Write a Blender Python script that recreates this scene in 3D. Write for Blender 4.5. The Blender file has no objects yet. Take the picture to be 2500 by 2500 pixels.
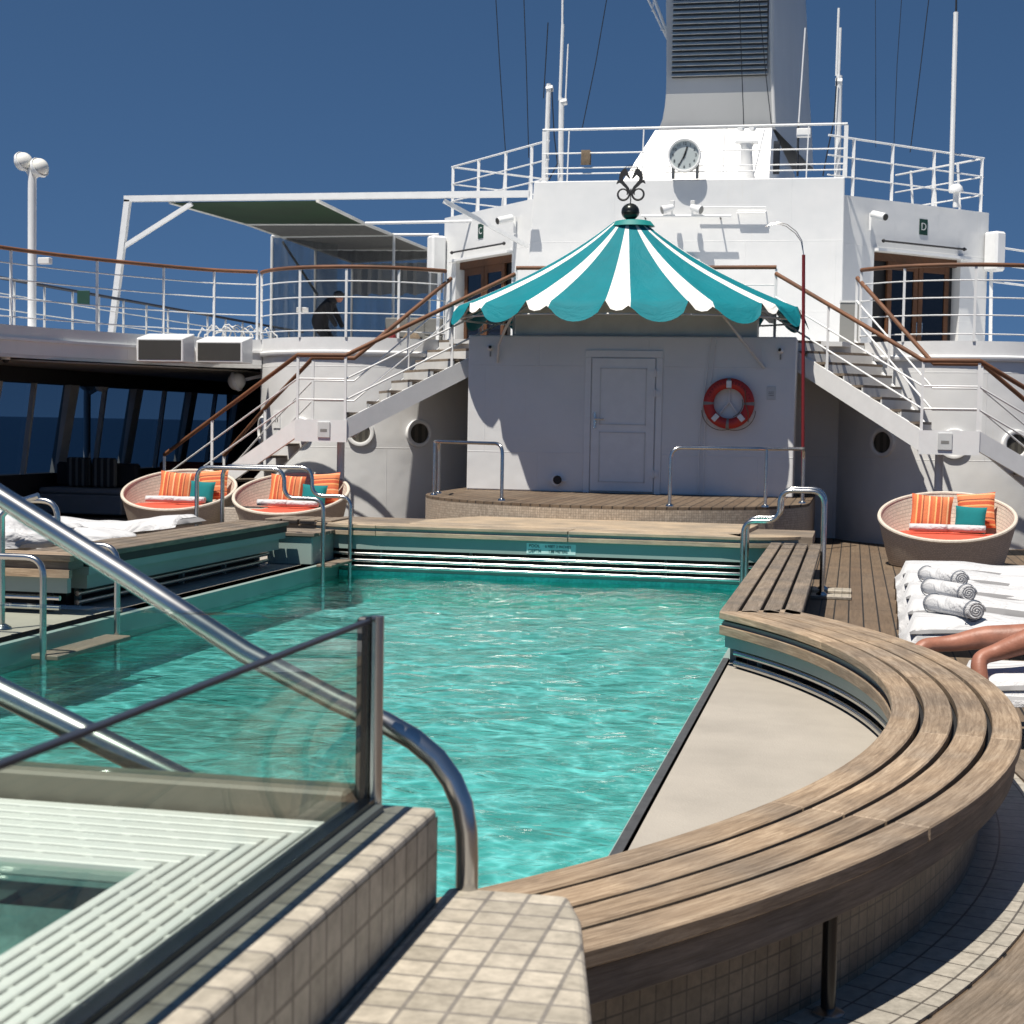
import bpy, math, random
from mathutils import Vector, Matrix
R = math.radians
random.seed(7)
S = bpy.context.scene
C = S.collection

# ------------------------------------------------------------------ camera
F = 3900.0; EYE = 1.6
def _basis():
    Y = Vector((2085-1250, 1250-1053, -F)).normalized()
    q = Vector((1085-1250, 1250-(1053-18), -F))
    Z = Y.cross(q).normalized()
    if Z.y < 0: Z = -Z
    return Y.cross(Z), Y, Z
_X, _Y, _Z = _basis()
CAMR = Matrix((_X, _Y, _Z))            # rows = world axes seen in camera space
def P(u, v, **k):                      # photo pixel -> point on a plane of the world
    d = CAMR @ Vector((u-1250, 1250-v, -F)); o = Vector((0, 0, EYE))
    ax, val = list(k.items())[0]; i = 'xyz'.index(ax)
    return o + d*((val-o[i])/d[i])
def U(p):
    c = CAMR.transposed() @ (Vector(p)-Vector((0, 0, EYE)))
    return (1250+F*c.x/-c.z, 1250-F*c.y/-c.z)
cam = bpy.data.cameras.new('camera'); co = bpy.data.objects.new('camera', cam); C.objects.link(co)
co.matrix_world = Matrix.Translation((0, 0, EYE)) @ CAMR.to_4x4()
cam.sensor_width = 36; cam.sensor_height = 36; cam.lens = F/2500*36
cam.clip_start = 0.05; cam.clip_end = 60000
cam.dof.use_dof = True; cam.dof.focus_distance = 9.5; cam.dof.aperture_fstop = 9.5
S.camera = co
S.render.resolution_x = 1024; S.render.resolution_y = 1024

# ------------------------------------------------------------------ light
SUNDIR = Vector((0.20, 0.38, -1.0)).normalized()       # the way the light travels
el = math.asin(-SUNDIR.z)
az = math.atan2(-SUNDIR.x, -SUNDIR.y)
w = bpy.data.worlds.new("World"); S.world = w; w.use_nodes = True
nt = w.node_tree; bg = nt.nodes['Background']
sky = nt.nodes.new('ShaderNodeTexSky'); sky.sky_type = 'NISHITA'; sky.sun_disc = False
sky.sun_elevation = el; sky.sun_rotation = az
sky.altitude = 2500; sky.air_density = 0.75; sky.dust_density = 0.0; sky.ozone_density = 3.0
tcw = nt.nodes.new('ShaderNodeTexCoord'); lift = nt.nodes.new('ShaderNodeVectorMath'); lift.operation = 'ADD'; lift.inputs[1].default_value = (0, 0, .22)
nrmw = nt.nodes.new('ShaderNodeVectorMath'); nrmw.operation = 'NORMALIZE'
nt.links.new(tcw.outputs['Generated'], lift.inputs[0]); nt.links.new(lift.outputs[0], nrmw.inputs[0]); nt.links.new(nrmw.outputs[0], sky.inputs[0])
hs = nt.nodes.new('ShaderNodeHueSaturation'); hs.inputs['Hue'].default_value = 0.494; hs.inputs['Saturation'].default_value = 1.10; hs.inputs['Value'].default_value = 1.42
nt.links.new(sky.outputs[0], hs.inputs['Color']); nt.links.new(hs.outputs[0], bg.inputs[0])
bg.inputs[1].default_value = 0.05
sl = bpy.data.lights.new('sun', 'SUN'); sl.energy = 5.0; sl.angle = R(0.5); sl.color = (1.0, 0.93, 0.83)
so = bpy.data.objects.new('sun', sl); C.objects.link(so)
so.rotation_euler = SUNDIR.to_track_quat('-Z', 'Y').to_euler()
S.view_settings.view_transform = 'Standard'; S.view_settings.look = 'None'
S.view_settings.exposure = 0.42; S.view_settings.gamma = 1.0
S.render.engine = 'CYCLES'
S.cycles.max_bounces = 8; S.cycles.transparent_max_bounces = 16
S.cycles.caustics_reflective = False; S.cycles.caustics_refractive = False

# ------------------------------------------------------------------ materials
def nodes(name):
    m = bpy.data.materials.new(name); m.use_nodes = True
    n = m.node_tree; return m, n, n.nodes['Principled BSDF'], n.links
def N(n, t, **k):
    x = n.nodes.new(t)
    for a, b in k.items():
        if a.startswith('i_'): x.inputs[a[2:].replace('_', ' ')].default_value = b
        else: setattr(x, a, b)
    return x
def col4(c): return (c[0], c[1], c[2], 1.0)
def coords(n, l, kind='Object', scale=(1, 1, 1), rot=(0, 0, 0)):
    tc = N(n, 'ShaderNodeTexCoord'); mp = N(n, 'ShaderNodeMapping')
    mp.inputs['Scale'].default_value = scale; mp.inputs['Rotation'].default_value = rot
    l.new(tc.outputs[kind], mp.inputs[0]); return mp.outputs[0]
def ramp(n, l, src, stops):
    r = N(n, 'ShaderNodeValToRGB'); e = r.color_ramp.elements
    while len(e) < len(stops): e.new(0.5)
    for i, (p, c) in enumerate(stops):
        e[i].position = p; e[i].color = col4(c) if len(c) == 3 else c
    l.new(src, r.inputs[0]); return r.outputs[0]
def mixc(n, l, a, b, fac, mode='MIX'):
    x = N(n, 'ShaderNodeMix', data_type='RGBA', blend_type=mode)
    for s, v in ((0, fac), (6, a), (7, b)):
        if hasattr(v, 'links') or hasattr(v, 'is_linked'): l.new(v, x.inputs[s])
        else: x.inputs[s].default_value = v if s == 0 else col4(v)
    return x.outputs[2]
def bump(n, l, b, src, strength, dist):
    x = N(n, 'ShaderNodeBump'); x.inputs['Strength'].default_value = strength; x.inputs['Distance'].default_value = dist
    l.new(src, x.inputs['Height']); l.new(x.outputs[0], b.inputs['Normal']); return x
def plain(name, c, rough=0.5, metal=0.0, var=0.1, scale=3.0, bmp=0.0, bscale=40.0, stretch=(1, 1, 1), spec=0.5):
    m, n, b, l = nodes(name)
    v = coords(n, l, scale=stretch)
    t = N(n, 'ShaderNodeTexNoise', i_Scale=scale, i_Detail=6.0, i_Roughness=0.6); l.new(v, t.inputs[0])
    lo = tuple(x*(1-var) for x in c); hi = tuple(min(1, x*(1+var)) for x in c)
    l.new(ramp(n, l, t.outputs[0], [(0.3, lo), (0.7, hi)]), b.inputs['Base Color'])
    b.inputs['Roughness'].default_value = rough; b.inputs['Metallic'].default_value = metal
    b.inputs['Specular IOR Level'].default_value = spec
    if bmp:
        t2 = N(n, 'ShaderNodeTexNoise', i_Scale=bscale, i_Detail=4.0); l.new(v, t2.inputs[0])
        bump(n, l, b, t2.outputs[0], bmp, 0.01)
    return m
def white_paint():
    m, n, b, l = nodes('white_paint')
    v = coords(n, l)
    t = N(n, 'ShaderNodeTexNoise', i_Scale=0.9, i_Detail=8.0, i_Roughness=0.62); l.new(v, t.inputs[0])
    c1 = ramp(n, l, t.outputs[0], [(0.3, (.65, .665, .67)), (0.65, (.73, .735, .73))])
    v2 = coords(n, l, scale=(5, 5, .35))
    t2 = N(n, 'ShaderNodeTexNoise', i_Scale=2.2, i_Detail=7.0, i_Roughness=0.7); l.new(v2, t2.inputs[0])
    f = ramp(n, l, t2.outputs[0], [(0.60, (0, 0, 0)), (0.82, (.35, .35, .35))])
    l.new(mixc(n, l, c1, (.62, .58, .50), f), b.inputs['Base Color'])
    b.inputs['Roughness'].default_value = 0.38
    t3 = N(n, 'ShaderNodeTexNoise', i_Scale=1.6, i_Detail=2.0); l.new(v, t3.inputs[0])
    t4 = N(n, 'ShaderNodeTexNoise', i_Scale=60.0, i_Detail=3.0); l.new(v, t4.inputs[0])
    ad = N(n, 'ShaderNodeMath', operation='MULTIPLY_ADD'); ad.inputs[1].default_value = 0.04
    l.new(t4.outputs[0], ad.inputs[0]); l.new(t3.outputs[0], ad.inputs[2])
    sx = N(n, 'ShaderNodeSeparateXYZ'); l.new(v, sx.inputs[0]); sa = N(n, 'ShaderNodeMath', operation='ADD'); l.new(sx.outputs['X'], sa.inputs[0]); l.new(sx.outputs['Y'], sa.inputs[1])
    cx = N(n, 'ShaderNodeCombineXYZ'); l.new(sa.outputs[0], cx.inputs['X']); l.new(sx.outputs['Z'], cx.inputs['Y'])
    sb_ = N(n, 'ShaderNodeTexBrick', offset=0.5, i_Scale=1.0, i_Mortar_Size=0.010, i_Mortar_Smooth=1.0, i_Bias=0.0, i_Brick_Width=1.55, i_Row_Height=1.22); l.new(cx.outputs[0], sb_.inputs[0])
    ad2 = N(n, 'ShaderNodeMath', operation='MULTIPLY_ADD'); ad2.inputs[1].default_value = 0.12; l.new(sb_.outputs['Fac'], ad2.inputs[0]); l.new(ad.outputs[0], ad2.inputs[2])
    bump(n, l, b, ad2.outputs[0], 0.6, 0.035)
    return m
def teak_deck():
    m, n, b, l = nodes('teak_deck')
    v = coords(n, l, rot=(0, 0, R(90)))
    br = N(n, 'ShaderNodeTexBrick', offset=0.37, i_Scale=1.0, i_Mortar_Size=0.007, i_Mortar_Smooth=0.1, i_Bias=0.0, i_Brick_Width=2.3, i_Row_Height=0.125)
    l.new(v, br.inputs[0])
    br.inputs['Color1'].default_value = (.135, .095, .062, 1); br.inputs['Color2'].default_value = (.175, .13, .088, 1)
    br.inputs['Mortar'].default_value = (.012, .011, .010, 1)
    v2 = coords(n, l, scale=(14, 1, 1))
    t = N(n, 'ShaderNodeTexNoise', i_Scale=3.0, i_Detail=10.0, i_Roughness=0.65, i_Distortion=0.6); l.new(v2, t.inputs[0])
    g = ramp(n, l, t.outputs[0], [(0.28, (.62, .6, .58)), (0.7, (1.12, 1.12, 1.12))])
    t5 = N(n, 'ShaderNodeTexNoise', i_Scale=1.3, i_Detail=5.0); l.new(coords(n, l), t5.inputs[0])
    g2 = ramp(n, l, t5.outputs[0], [(0.3, (.82, .83, .85)), (0.7, (1.1, 1.07, 1.03))])
    x = mixc(n, l, mixc(n, l, br.outputs[0], g, 1.0, 'MULTIPLY'), g2, 1.0, 'MULTIPLY')
    l.new(x, b.inputs['Base Color']); b.inputs['Roughness'].default_value = 0.7
    bump(n, l, b, br.outputs['Fac'], -0.6, 0.004)
    return m
def slat_wood(name, c1, c2, gs=9.0):
    m, n, b, l = nodes(name)
    v = coords(n, l, 'UV', scale=(2.2, gs*2.4, 1))
    oi = N(n, 'ShaderNodeObjectInfo')
    ad = N(n, 'ShaderNodeVectorMath', operation='ADD'); l.new(v, ad.inputs[0])
    sc = N(n, 'ShaderNodeVectorMath', operation='SCALE'); sc.inputs[0].default_value = (31, 17, 9); l.new(oi.outputs['Random'], sc.inputs['Scale'])
    l.new(sc.outputs[0], ad.inputs[1])
    t = N(n, 'ShaderNodeTexNoise', i_Scale=1.7, i_Detail=14.0, i_Roughness=0.72, i_Distortion=0.7); l.new(ad.outputs[0], t.inputs[0])
    a = ramp(n, l, t.outputs[0], [(0.28, tuple(x*.62 for x in c1)), (0.46, c1), (0.66, c2), (0.85, tuple(x*1.15 for x in c2))])
    wv = N(n, 'ShaderNodeTexWave', bands_direction='Y', i_Scale=0.9, i_Distortion=11.0, i_Detail=4.0, i_Detail_Scale=0.7); l.new(ad.outputs[0], wv.inputs[0])
    g = ramp(n, l, wv.outputs[0], [(0.0, (.82, .80, .78)), (0.5, (1.02, 1.02, 1.02))])
    x = mixc(n, l, a, g, 0.7, 'MULTIPLY')
    t6 = N(n, 'ShaderNodeTexNoise', i_Scale=2.2, i_Detail=4.0); l.new(coords(n, l), t6.inputs[0])
    rv = N(n, 'ShaderNodeMapRange'); rv.inputs[3].default_value = .82; rv.inputs[4].default_value = 1.14; l.new(oi.outputs['Random'], rv.inputs[0])
    g3 = ramp(n, l, t6.outputs[0], [(0.35, (.72, .73, .75)), (0.62, (1.08, 1.04, .98))])
    hv = N(n, 'ShaderNodeHueSaturation'); l.new(g3, hv.inputs['Color']); l.new(rv.outputs[0], hv.inputs['Value']); g3 = hv.outputs[0]
    x = mixc(n, l, x, g3, 1.0, 'MULTIPLY')
    fg = N(n, 'ShaderNodeTexNoise', i_Scale=3.0, i_Detail=6.0, i_Roughness=.8); l.new(coords(n, l, 'UV', scale=(3.0, gs*11, 1)), fg.inputs[0])
    x = mixc(n, l, x, ramp(n, l, fg.outputs[0], [(0.36, (.66, .64, .62)), (0.52, (1.04, 1.04, 1.04))]), .85, 'MULTIPLY')
    l.new(x, b.inputs['Base Color']); b.inputs['Roughness'].default_value = 0.66
    bump(n, l, b, t.outputs[0], 0.35, 0.004)
    return m
def tile(name, c1, c2, grout, w_, h_, mortar=0.004, kind='Object', rot=(0, 0, 0), rough=0.45, offset=0.0, b_=0.5):
    m, n, b, l = nodes(name)
    v = coords(n, l, kind, rot=rot)
    br = N(n, 'ShaderNodeTexBrick', offset=offset, i_Scale=1.0, i_Mortar_Size=mortar, i_Mortar_Smooth=0.15, i_Bias=0.0, i_Brick_Width=w_, i_Row_Height=h_)
    l.new(v, br.inputs[0])
    br.inputs['Color1'].default_value = col4(c1); br.inputs['Color2'].default_value = col4(c2); br.inputs['Mortar'].default_value = col4(grout)
    t = N(n, 'ShaderNodeTexNoise', i_Scale=28.0, i_Detail=8.0, i_Roughness=0.7); l.new(coords(n, l), t.inputs[0])
    g = ramp(n, l, t.outputs[0], [(0.34, (.70, .70, .69)), (0.62, (1.10, 1.10, 1.09))])
    l.new(mixc(n, l, br.outputs[0], g, 1.0, 'MULTIPLY'), b.inputs['Base Color'])
    b.inputs['Roughness'].default_value = rough
    bump(n, l, b, br.outputs['Fac'], -b_, 0.003)
    return m
def steel():
    m, n, b, l = nodes('brushed_steel')
    b.inputs['Metallic'].default_value = 1.0
    t = N(n, 'ShaderNodeTexNoise', i_Scale=4.0, i_Detail=3.0, i_Roughness=0.5); l.new(coords(n, l), t.inputs[0])
    l.new(ramp(n, l, t.outputs[0], [(0.3, (.50, .50, .49)), (0.7, (.58, .58, .57))]), b.inputs['Base Color'])
    l.new(ramp(n, l, t.outputs[0], [(0.3, (.20, .20, .20)), (0.75, (.28, .28, .28))]), b.inputs['Roughness'])
    return m
def stripes(name, cols, scale, axis='X', rough=0.85):
    m, n, b, l = nodes(name)
    v = coords(n, l)
    sp = N(n, 'ShaderNodeSeparateXYZ'); l.new(v, sp.inputs[0])
    mu = N(n, 'ShaderNodeMath', operation='MULTIPLY'); mu.inputs[1].default_value = scale; l.new(sp.outputs[axis], mu.inputs[0])
    fr = N(n, 'ShaderNodeMath', operation='FRACT'); l.new(mu.outputs[0], fr.inputs[0])
    r = N(n, 'ShaderNodeValToRGB'); r.color_ramp.interpolation = 'CONSTANT'; e = r.color_ramp.elements
    while len(e) < len(cols): e.new(0.5)
    for i, (p, c) in enumerate(cols): e[i].position = p; e[i].color = col4(c)
    l.new(fr.outputs[0], r.inputs[0])
    t = N(n, 'ShaderNodeTexNoise', i_Scale=90.0, i_Detail=3.0); l.new(v, t.inputs[0])
    g = ramp(n, l, t.outputs[0], [(0.3, (.85, .85, .85)), (0.7, (1.08, 1.08, 1.08))])
    l.new(mixc(n, l, r.outputs[0], g, 1.0, 'MULTIPLY'), b.inputs['Base Color'])
    b.inputs['Roughness'].default_value = rough
    bump(n, l, b, t.outputs[0], 0.3, 0.004)
    return m
def wicker(name, c1, c2):
    m, n, b, l = nodes(name)
    v = coords(n, l, 'UV')
    ch = N(n, 'ShaderNodeTexBrick', offset=0.5, i_Scale=1.0, i_Mortar_Size=0.004, i_Mortar_Smooth=0.6, i_Bias=0.0, i_Brick_Width=0.018, i_Row_Height=0.034)
    l.new(v, ch.inputs[0]); ch.inputs['Color1'].default_value = col4(c1); ch.inputs['Color2'].default_value = col4(c2)
    ch.inputs['Mortar'].default_value = col4(tuple(x*.45 for x in c1))
    l.new(ch.outputs[0], b.inputs['Base Color']); b.inputs['Roughness'].default_value = 0.7
    bump(n, l, b, ch.outputs['Fac'], -0.7, 0.004)
    return m
def net(name, c, opacity):
    m, n, b, l = nodes(name)
    b.inputs['Base Color'].default_value = col4(c); b.inputs['Roughness'].default_value = 0.9
    t = N(n, 'ShaderNodeTexNoise', i_Scale=3.0, i_Detail=6.0); l.new(coords(n, l, scale=(3, 3, .4)), t.inputs[0])
    tr = N(n, 'ShaderNodeBsdfTransparent'); mx = N(n, 'ShaderNodeMixShader')
    f = N(n, 'ShaderNodeMapRange'); f.inputs[1].default_value = .3; f.inputs[2].default_value = .7; f.inputs[3].default_value = opacity-.08; f.inputs[4].default_value = opacity+.08
    l.new(t.outputs[0], f.inputs[0]); l.new(f.outputs[0], mx.inputs[0])
    l.new(tr.outputs[0], mx.inputs[1]); l.new(b.outputs[0], mx.inputs[2]); l.new(mx.outputs[0], n.nodes['Material Output'].inputs[0])
    return m
def thin_fresnel(n, l, ior, nrm=None):
    fr = N(n, 'ShaderNodeFresnel'); ge = N(n, 'ShaderNodeNewGeometry'); mr = N(n, 'ShaderNodeMapRange')
    mr.inputs[3].default_value = ior; mr.inputs[4].default_value = 1/ior; l.new(ge.outputs['Backfacing'], mr.inputs[0]); l.new(mr.outputs[0], fr.inputs[0])
    if nrm: l.new(nrm, fr.inputs['Normal'])
    return fr
def glass(name, tint, refl=1.0, extra=0.0):
    m, n, b, l = nodes(name); n.nodes.remove(b)
    tr = N(n, 'ShaderNodeBsdfTransparent'); tr.inputs[0].default_value = col4(tint)
    gl = N(n, 'ShaderNodeBsdfGlossy'); gl.inputs['Roughness'].default_value = 0.0; gl.inputs['Color'].default_value = (refl, refl, refl, 1)
    fr = thin_fresnel(n, l, 1.45)
    ad = N(n, 'ShaderNodeMath', operation='ADD'); ad.inputs[1].default_value = extra; ad.use_clamp = True; l.new(fr.outputs[0], ad.inputs[0])
    mx = N(n, 'ShaderNodeMixShader'); l.new(ad.outputs[0], mx.inputs[0]); l.new(tr.outputs[0], mx.inputs[1]); l.new(gl.outputs[0], mx.inputs[2])
    l.new(mx.outputs[0], n.nodes['Material Output'].inputs[0]); return m
def water(name, tint, scale=1.0, bstr=0.5, net_=True):
    m, n, b, l = nodes(name); n.nodes.remove(b)
    v = coords(n, l)
    # small waves
    t1 = N(n, 'ShaderNodeTexNoise', i_Scale=2.3*scale, i_Detail=3.0, i_Roughness=0.5, i_Distortion=0.8); l.new(coords(n, l, scale=(1, 1.5, 1)), t1.inputs[0])
    t2 = N(n, 'ShaderNodeTexNoise', i_Scale=8.0*scale, i_Detail=2.0, i_Roughness=0.5, i_Distortion=1.0); l.new(coords(n, l, scale=(1, 1.3, 1)), t2.inputs[0])
    ad = N(n, 'ShaderNodeMath', operation='MULTIPLY_ADD'); ad.inputs[1].default_value = 0.22
    l.new(t2.outputs[0], ad.inputs[0]); l.new(t1.outputs[0], ad.inputs[2])
    bp = N(n, 'ShaderNodeBump'); bp.inputs['Strength'].default_value = bstr; bp.inputs['Distance'].default_value = 0.10/scale
    l.new(ad.outputs[0], bp.inputs['Height'])
    tr = N(n, 'ShaderNodeBsdfTransparent'); rf = N(n, 'ShaderNodeBsdfRefraction'); rf.inputs['IOR'].default_value = 1.33; rf.inputs['Roughness'].default_value = 0.0
    l.new(bp.outputs[0], rf.inputs['Normal'])
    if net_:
        # caustic light painted into the tint: a bright-lined net over dimmer cells
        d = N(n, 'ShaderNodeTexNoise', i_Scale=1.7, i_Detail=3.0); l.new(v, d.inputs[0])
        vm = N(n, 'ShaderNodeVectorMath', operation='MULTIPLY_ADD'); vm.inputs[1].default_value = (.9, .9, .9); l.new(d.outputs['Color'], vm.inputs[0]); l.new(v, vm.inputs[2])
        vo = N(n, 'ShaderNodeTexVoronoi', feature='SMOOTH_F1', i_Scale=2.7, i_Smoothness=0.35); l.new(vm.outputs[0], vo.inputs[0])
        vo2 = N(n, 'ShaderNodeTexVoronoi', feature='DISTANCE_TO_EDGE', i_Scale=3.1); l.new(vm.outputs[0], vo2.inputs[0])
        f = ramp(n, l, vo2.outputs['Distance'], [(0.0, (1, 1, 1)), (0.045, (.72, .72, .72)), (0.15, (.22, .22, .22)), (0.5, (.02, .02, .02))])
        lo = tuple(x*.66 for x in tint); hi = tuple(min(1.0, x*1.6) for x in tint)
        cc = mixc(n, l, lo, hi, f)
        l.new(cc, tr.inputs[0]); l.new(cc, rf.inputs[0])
    else:
        tr.inputs[0].default_value = col4(tint); rf.inputs[0].default_value = col4(tint)
    m1 = N(n, 'ShaderNodeMixShader'); m1.inputs[0].default_value = 0.12; l.new(tr.outputs[0], m1.inputs[1]); l.new(rf.outputs[0], m1.inputs[2])
    gl = N(n, 'ShaderNodeBsdfGlossy'); gl.inputs['Roughness'].default_value = 0.04; l.new(bp.outputs[0], gl.inputs['Normal'])
    fr = N(n, 'ShaderNodeFresnel'); fr.inputs[0].default_value = 1.33; l.new(bp.outputs[0], fr.inputs['Normal'])
    mx = N(n, 'ShaderNodeMixShader'); l.new(fr.outputs[0], mx.inputs[0]); l.new(m1.outputs[0], mx.inputs[1]); l.new(gl.outputs[0], mx.inputs[2])
    l.new(mx.outputs[0], n.nodes['Material Output'].inputs[0]); return m
def sea_mat():
    m, n, b, l = nodes('sea_water')
    b.inputs['Base Color'].default_value = (.004, .022, .06, 1); b.inputs['Roughness'].default_value = 0.35
    b.inputs['Specular IOR Level'].default_value = 0.25
    t = N(n, 'ShaderNodeTexNoise', i_Scale=0.35, i_Detail=8.0); l.new(coords(n, l), t.inputs[0]); bump(n, l, b, t.outputs[0], 1.0, 0.8); return m

def towel_mat():
    m, n, b, l = nodes('white_towel')
    b.inputs['Base Color'].default_value = (.56, .565, .575, 1); b.inputs['Roughness'].default_value = .95; b.inputs['Sheen Weight'].default_value = .2
    a = N(n, 'ShaderNodeTexNoise', i_Scale=2.4, i_Detail=3.0, i_Distortion=1.6); l.new(coords(n, l, scale=(1, 2.2, 1)), a.inputs[0])
    c = N(n, 'ShaderNodeTexNoise', i_Scale=130.0, i_Detail=2.0); l.new(coords(n, l), c.inputs[0])
    d = N(n, 'ShaderNodeMath', operation='MULTIPLY_ADD'); d.inputs[1].default_value = .06; l.new(c.outputs[0], d.inputs[0]); l.new(a.outputs[0], d.inputs[2])
    bump(n, l, b, d.outputs[0], 1.0, .07); return m
M = dict(
    white=white_paint(),
    trim=plain('white_trim', (.74, .75, .75), .35, var=.04, scale=6),
    dimwhite=plain('weathered_white', (.60, .61, .60), .5, var=.12, scale=2.5),
    deck=teak_deck(),
    slat=slat_wood('weathered_teak', (.28, .21, .145), (.45, .36, .265)),
    slatgrey=slat_wood('grey_teak', (.19, .155, .12), (.28, .235, .19)),
    rail=slat_wood('varnished_wood', (.15, .062, .028), (.25, .115, .055), 30),
    darkrail=plain('dark_rail_paint', (.02, .025, .04), .5),
    slatpale=slat_wood('pale_teak', (.36, .29, .21), (.46, .385, .295)), tentwhite=plain('tent_pipe', (.45, .45, .43), .6),
    mosaic=tile('small_mosaic', (.50, .42, .33), (.38, .31, .24), (.26, .22, .18), .030, .030, .0025, 'UV'),
    mosaicdark=tile('mosaic_brown', (.22, .17, .12), (.15, .115, .08), (.075, .06, .045), .055, .055, .003, 'UV'),
    gutter=tile('gutter_tile', (.40, .37, .32), (.33, .31, .27), (.10, .09, .08), .12, .15, .004, 'UV'),
    fgtile=tile('stone_tile', (.50, .45, .37), (.36, .325, .265), (.22, .20, .175), .070, .070, .004, 'Object'),
    fgside=tile('stone_tile_side', (.42, .375, .31), (.33, .295, .245), (.16, .14, .12), .070, .082, .004, 'UV'),
    ledge=plain('cream_ledge', (.36, .33, .285), .6, var=.13, scale=1.6, bmp=.3, bscale=90),
    poolwall=plain('pool_glow_grey', (.25, .33, .31), .42, var=.08, scale=1.5),  # grey walls with the pool's teal bounce light put into their colour
    basin=tile('pool_basin', (.10, .72, .66), (.09, .69, .63), (.08, .62, .57), .6, .6, .004),
    black=plain('black_gap', (.012, .012, .013), .7),
    blackgloss=plain('black_trim', (.01, .01, .011), .25),
    steel=steel(),
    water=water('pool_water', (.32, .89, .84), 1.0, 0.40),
    tubwater=water('tub_water', (.80, .95, .93), 2.5, 0.04, False),
    tubtile=tile('tub_tile', (.46, .62, .60), (.42, .58, .56), (.24, .36, .35), .052, .052, .003),
    sea=sea_mat(),
    teal=None, grey=plain('grey_metal', (.22, .22, .21), .5, var=.06),
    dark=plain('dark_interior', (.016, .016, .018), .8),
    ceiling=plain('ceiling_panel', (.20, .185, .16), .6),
    woodoor=slat_wood('door_wood', (.085, .032, .010), (.15, .06, .02), 20),  # door wood darkened beyond its own tone to stand for recess shade
    doorglass=plain('dark_door_glass', (.006, .006, .008), .08),
    red=plain('red_ring', (.45, .025, .02), .5, var=.1), darkred=plain('dark_red_pole', (.16, .012, .015), .45),
    redcush=plain('coral_cushion', (.62, .085, .045), .85, var=.12, bmp=.2, bscale=60),
    tealcush=plain('teal_cushion', (.0, .16, .17), .9, var=.15, bmp=.3, bscale=80),
    towel=towel_mat(),
    stitch=plain('grey_piping', (.10, .12, .16), .8),
    weave=stripes('grey_weave', [(0, (.22, .23, .23)), (.5, (.42, .43, .43))], 55, 'X'),
    darkgrey=plain('dark_edging', (.06, .062, .065), .6, var=.3, scale=20),
    wicker=wicker('cream_wicker', (.70, .62, .52), (.56, .49, .41)),
    wickrim=plain('wicker_rim', (.58, .52, .44), .7, var=.1, scale=30, bmp=.4, bscale=80),
    tub_grille=plain('white_grille', (.66, .67, .64), .4, var=.03),
    slot=plain('slot_shade', (.05, .06, .055), .6),
    skin=plain('tanned_skin', (.30, .125, .08), .5, var=.28, scale=7, bmp=.15, bscale=70),
    cloth=plain('black_clothing', (.012, .012, .014), .9), hair=plain('dark_hair', (.03, .02, .015), .7),
    green=plain('green_awning', (.004, .028, .006), .8, var=.25, scale=1.2),
    netting=net('debris_netting', (.10, .11, .115), .62), netroof=net('net_roof', (.13, .13, .12), .88),
    rope=plain('white_rope', (.65, .65, .63), .9, bmp=.5, bscale=90), brownrope=plain('brown_rope', (.17, .13, .09), .95, var=.3, scale=40, bmp=.6, bscale=60),
    cable=plain('dark_cable', (.008, .012, .02), .6),
    ball=plain('dark_bronze', (.03, .035, .033), .28, metal=.6, var=.3, scale=20), iron=plain('iron_silhouette', (.02, .02, .022), .6),
    olive=plain('olive_wall', (.16, .155, .125), .6), capteal=plain('teal_cap', (.0, .20, .19), .6), clockface=plain('clock_face', (.42, .47, .475), .45, var=.03),  # clock dial white dulled to grey-blue, standing for the bezel's shade
    winglass=glass('tinted_window', (.22, .26, .30), .3), clear=glass('clear_panel', (.90, .955, .935), .55, .0),
    globe=plain('opal_globe', (.78, .77, .72), .25, var=.04), sign=plain('sign_white', (.55, .57, .57), .5),
    tealsign=plain('depth_sign', (.55, .74, .71), .45), ink=plain('dark_ink', (.015, .05, .05), .6), greensign=plain('deck_sign', (.01, .045, .03), .5),
    curtain=stripes('curtain', [(0, (.05, .047, .04)), (.5, (.09, .085, .07))], 11, 'X'),
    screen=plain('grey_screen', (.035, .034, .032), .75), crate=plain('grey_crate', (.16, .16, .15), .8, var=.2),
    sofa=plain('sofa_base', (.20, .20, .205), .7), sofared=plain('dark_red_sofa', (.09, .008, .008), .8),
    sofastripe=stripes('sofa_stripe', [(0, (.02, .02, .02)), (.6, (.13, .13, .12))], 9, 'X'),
)
def funnel_paint():
    return plain('funnel_paint', (.56, .57, .57), .5, var=.06, scale=.7, stretch=(1, 1, .5))
M['funnel'] = funnel_paint()
M['louvre'] = plain('louvre_metal', (.62, .62, .58), .6, var=.1)
M['pstripe'] = stripes('orange_stripe', [(0, (.62, .17, .06)), (.16, (.80, .42, .16)), (.24, (.55, .10, .04)), (.42, (.75, .30, .12)), (.5, (.25, .06, .03)), (.56, (.66, .20, .08)), (.8, (.85, .5, .25)), (.88, (.58, .12, .05))], 4.5, 'X')
M['pstripeh'] = stripes('orange_stripe_across', [(0, (.62, .17, .06)), (.16, (.78, .38, .14)), (.24, (.55, .10, .04)), (.42, (.72, .28, .11)), (.5, (.2, .05, .03)), (.56, (.66, .20, .08)), (.8, (.8, .4, .2)), (.88, (.55, .12, .05))], 4.2, 'Z')

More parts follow.
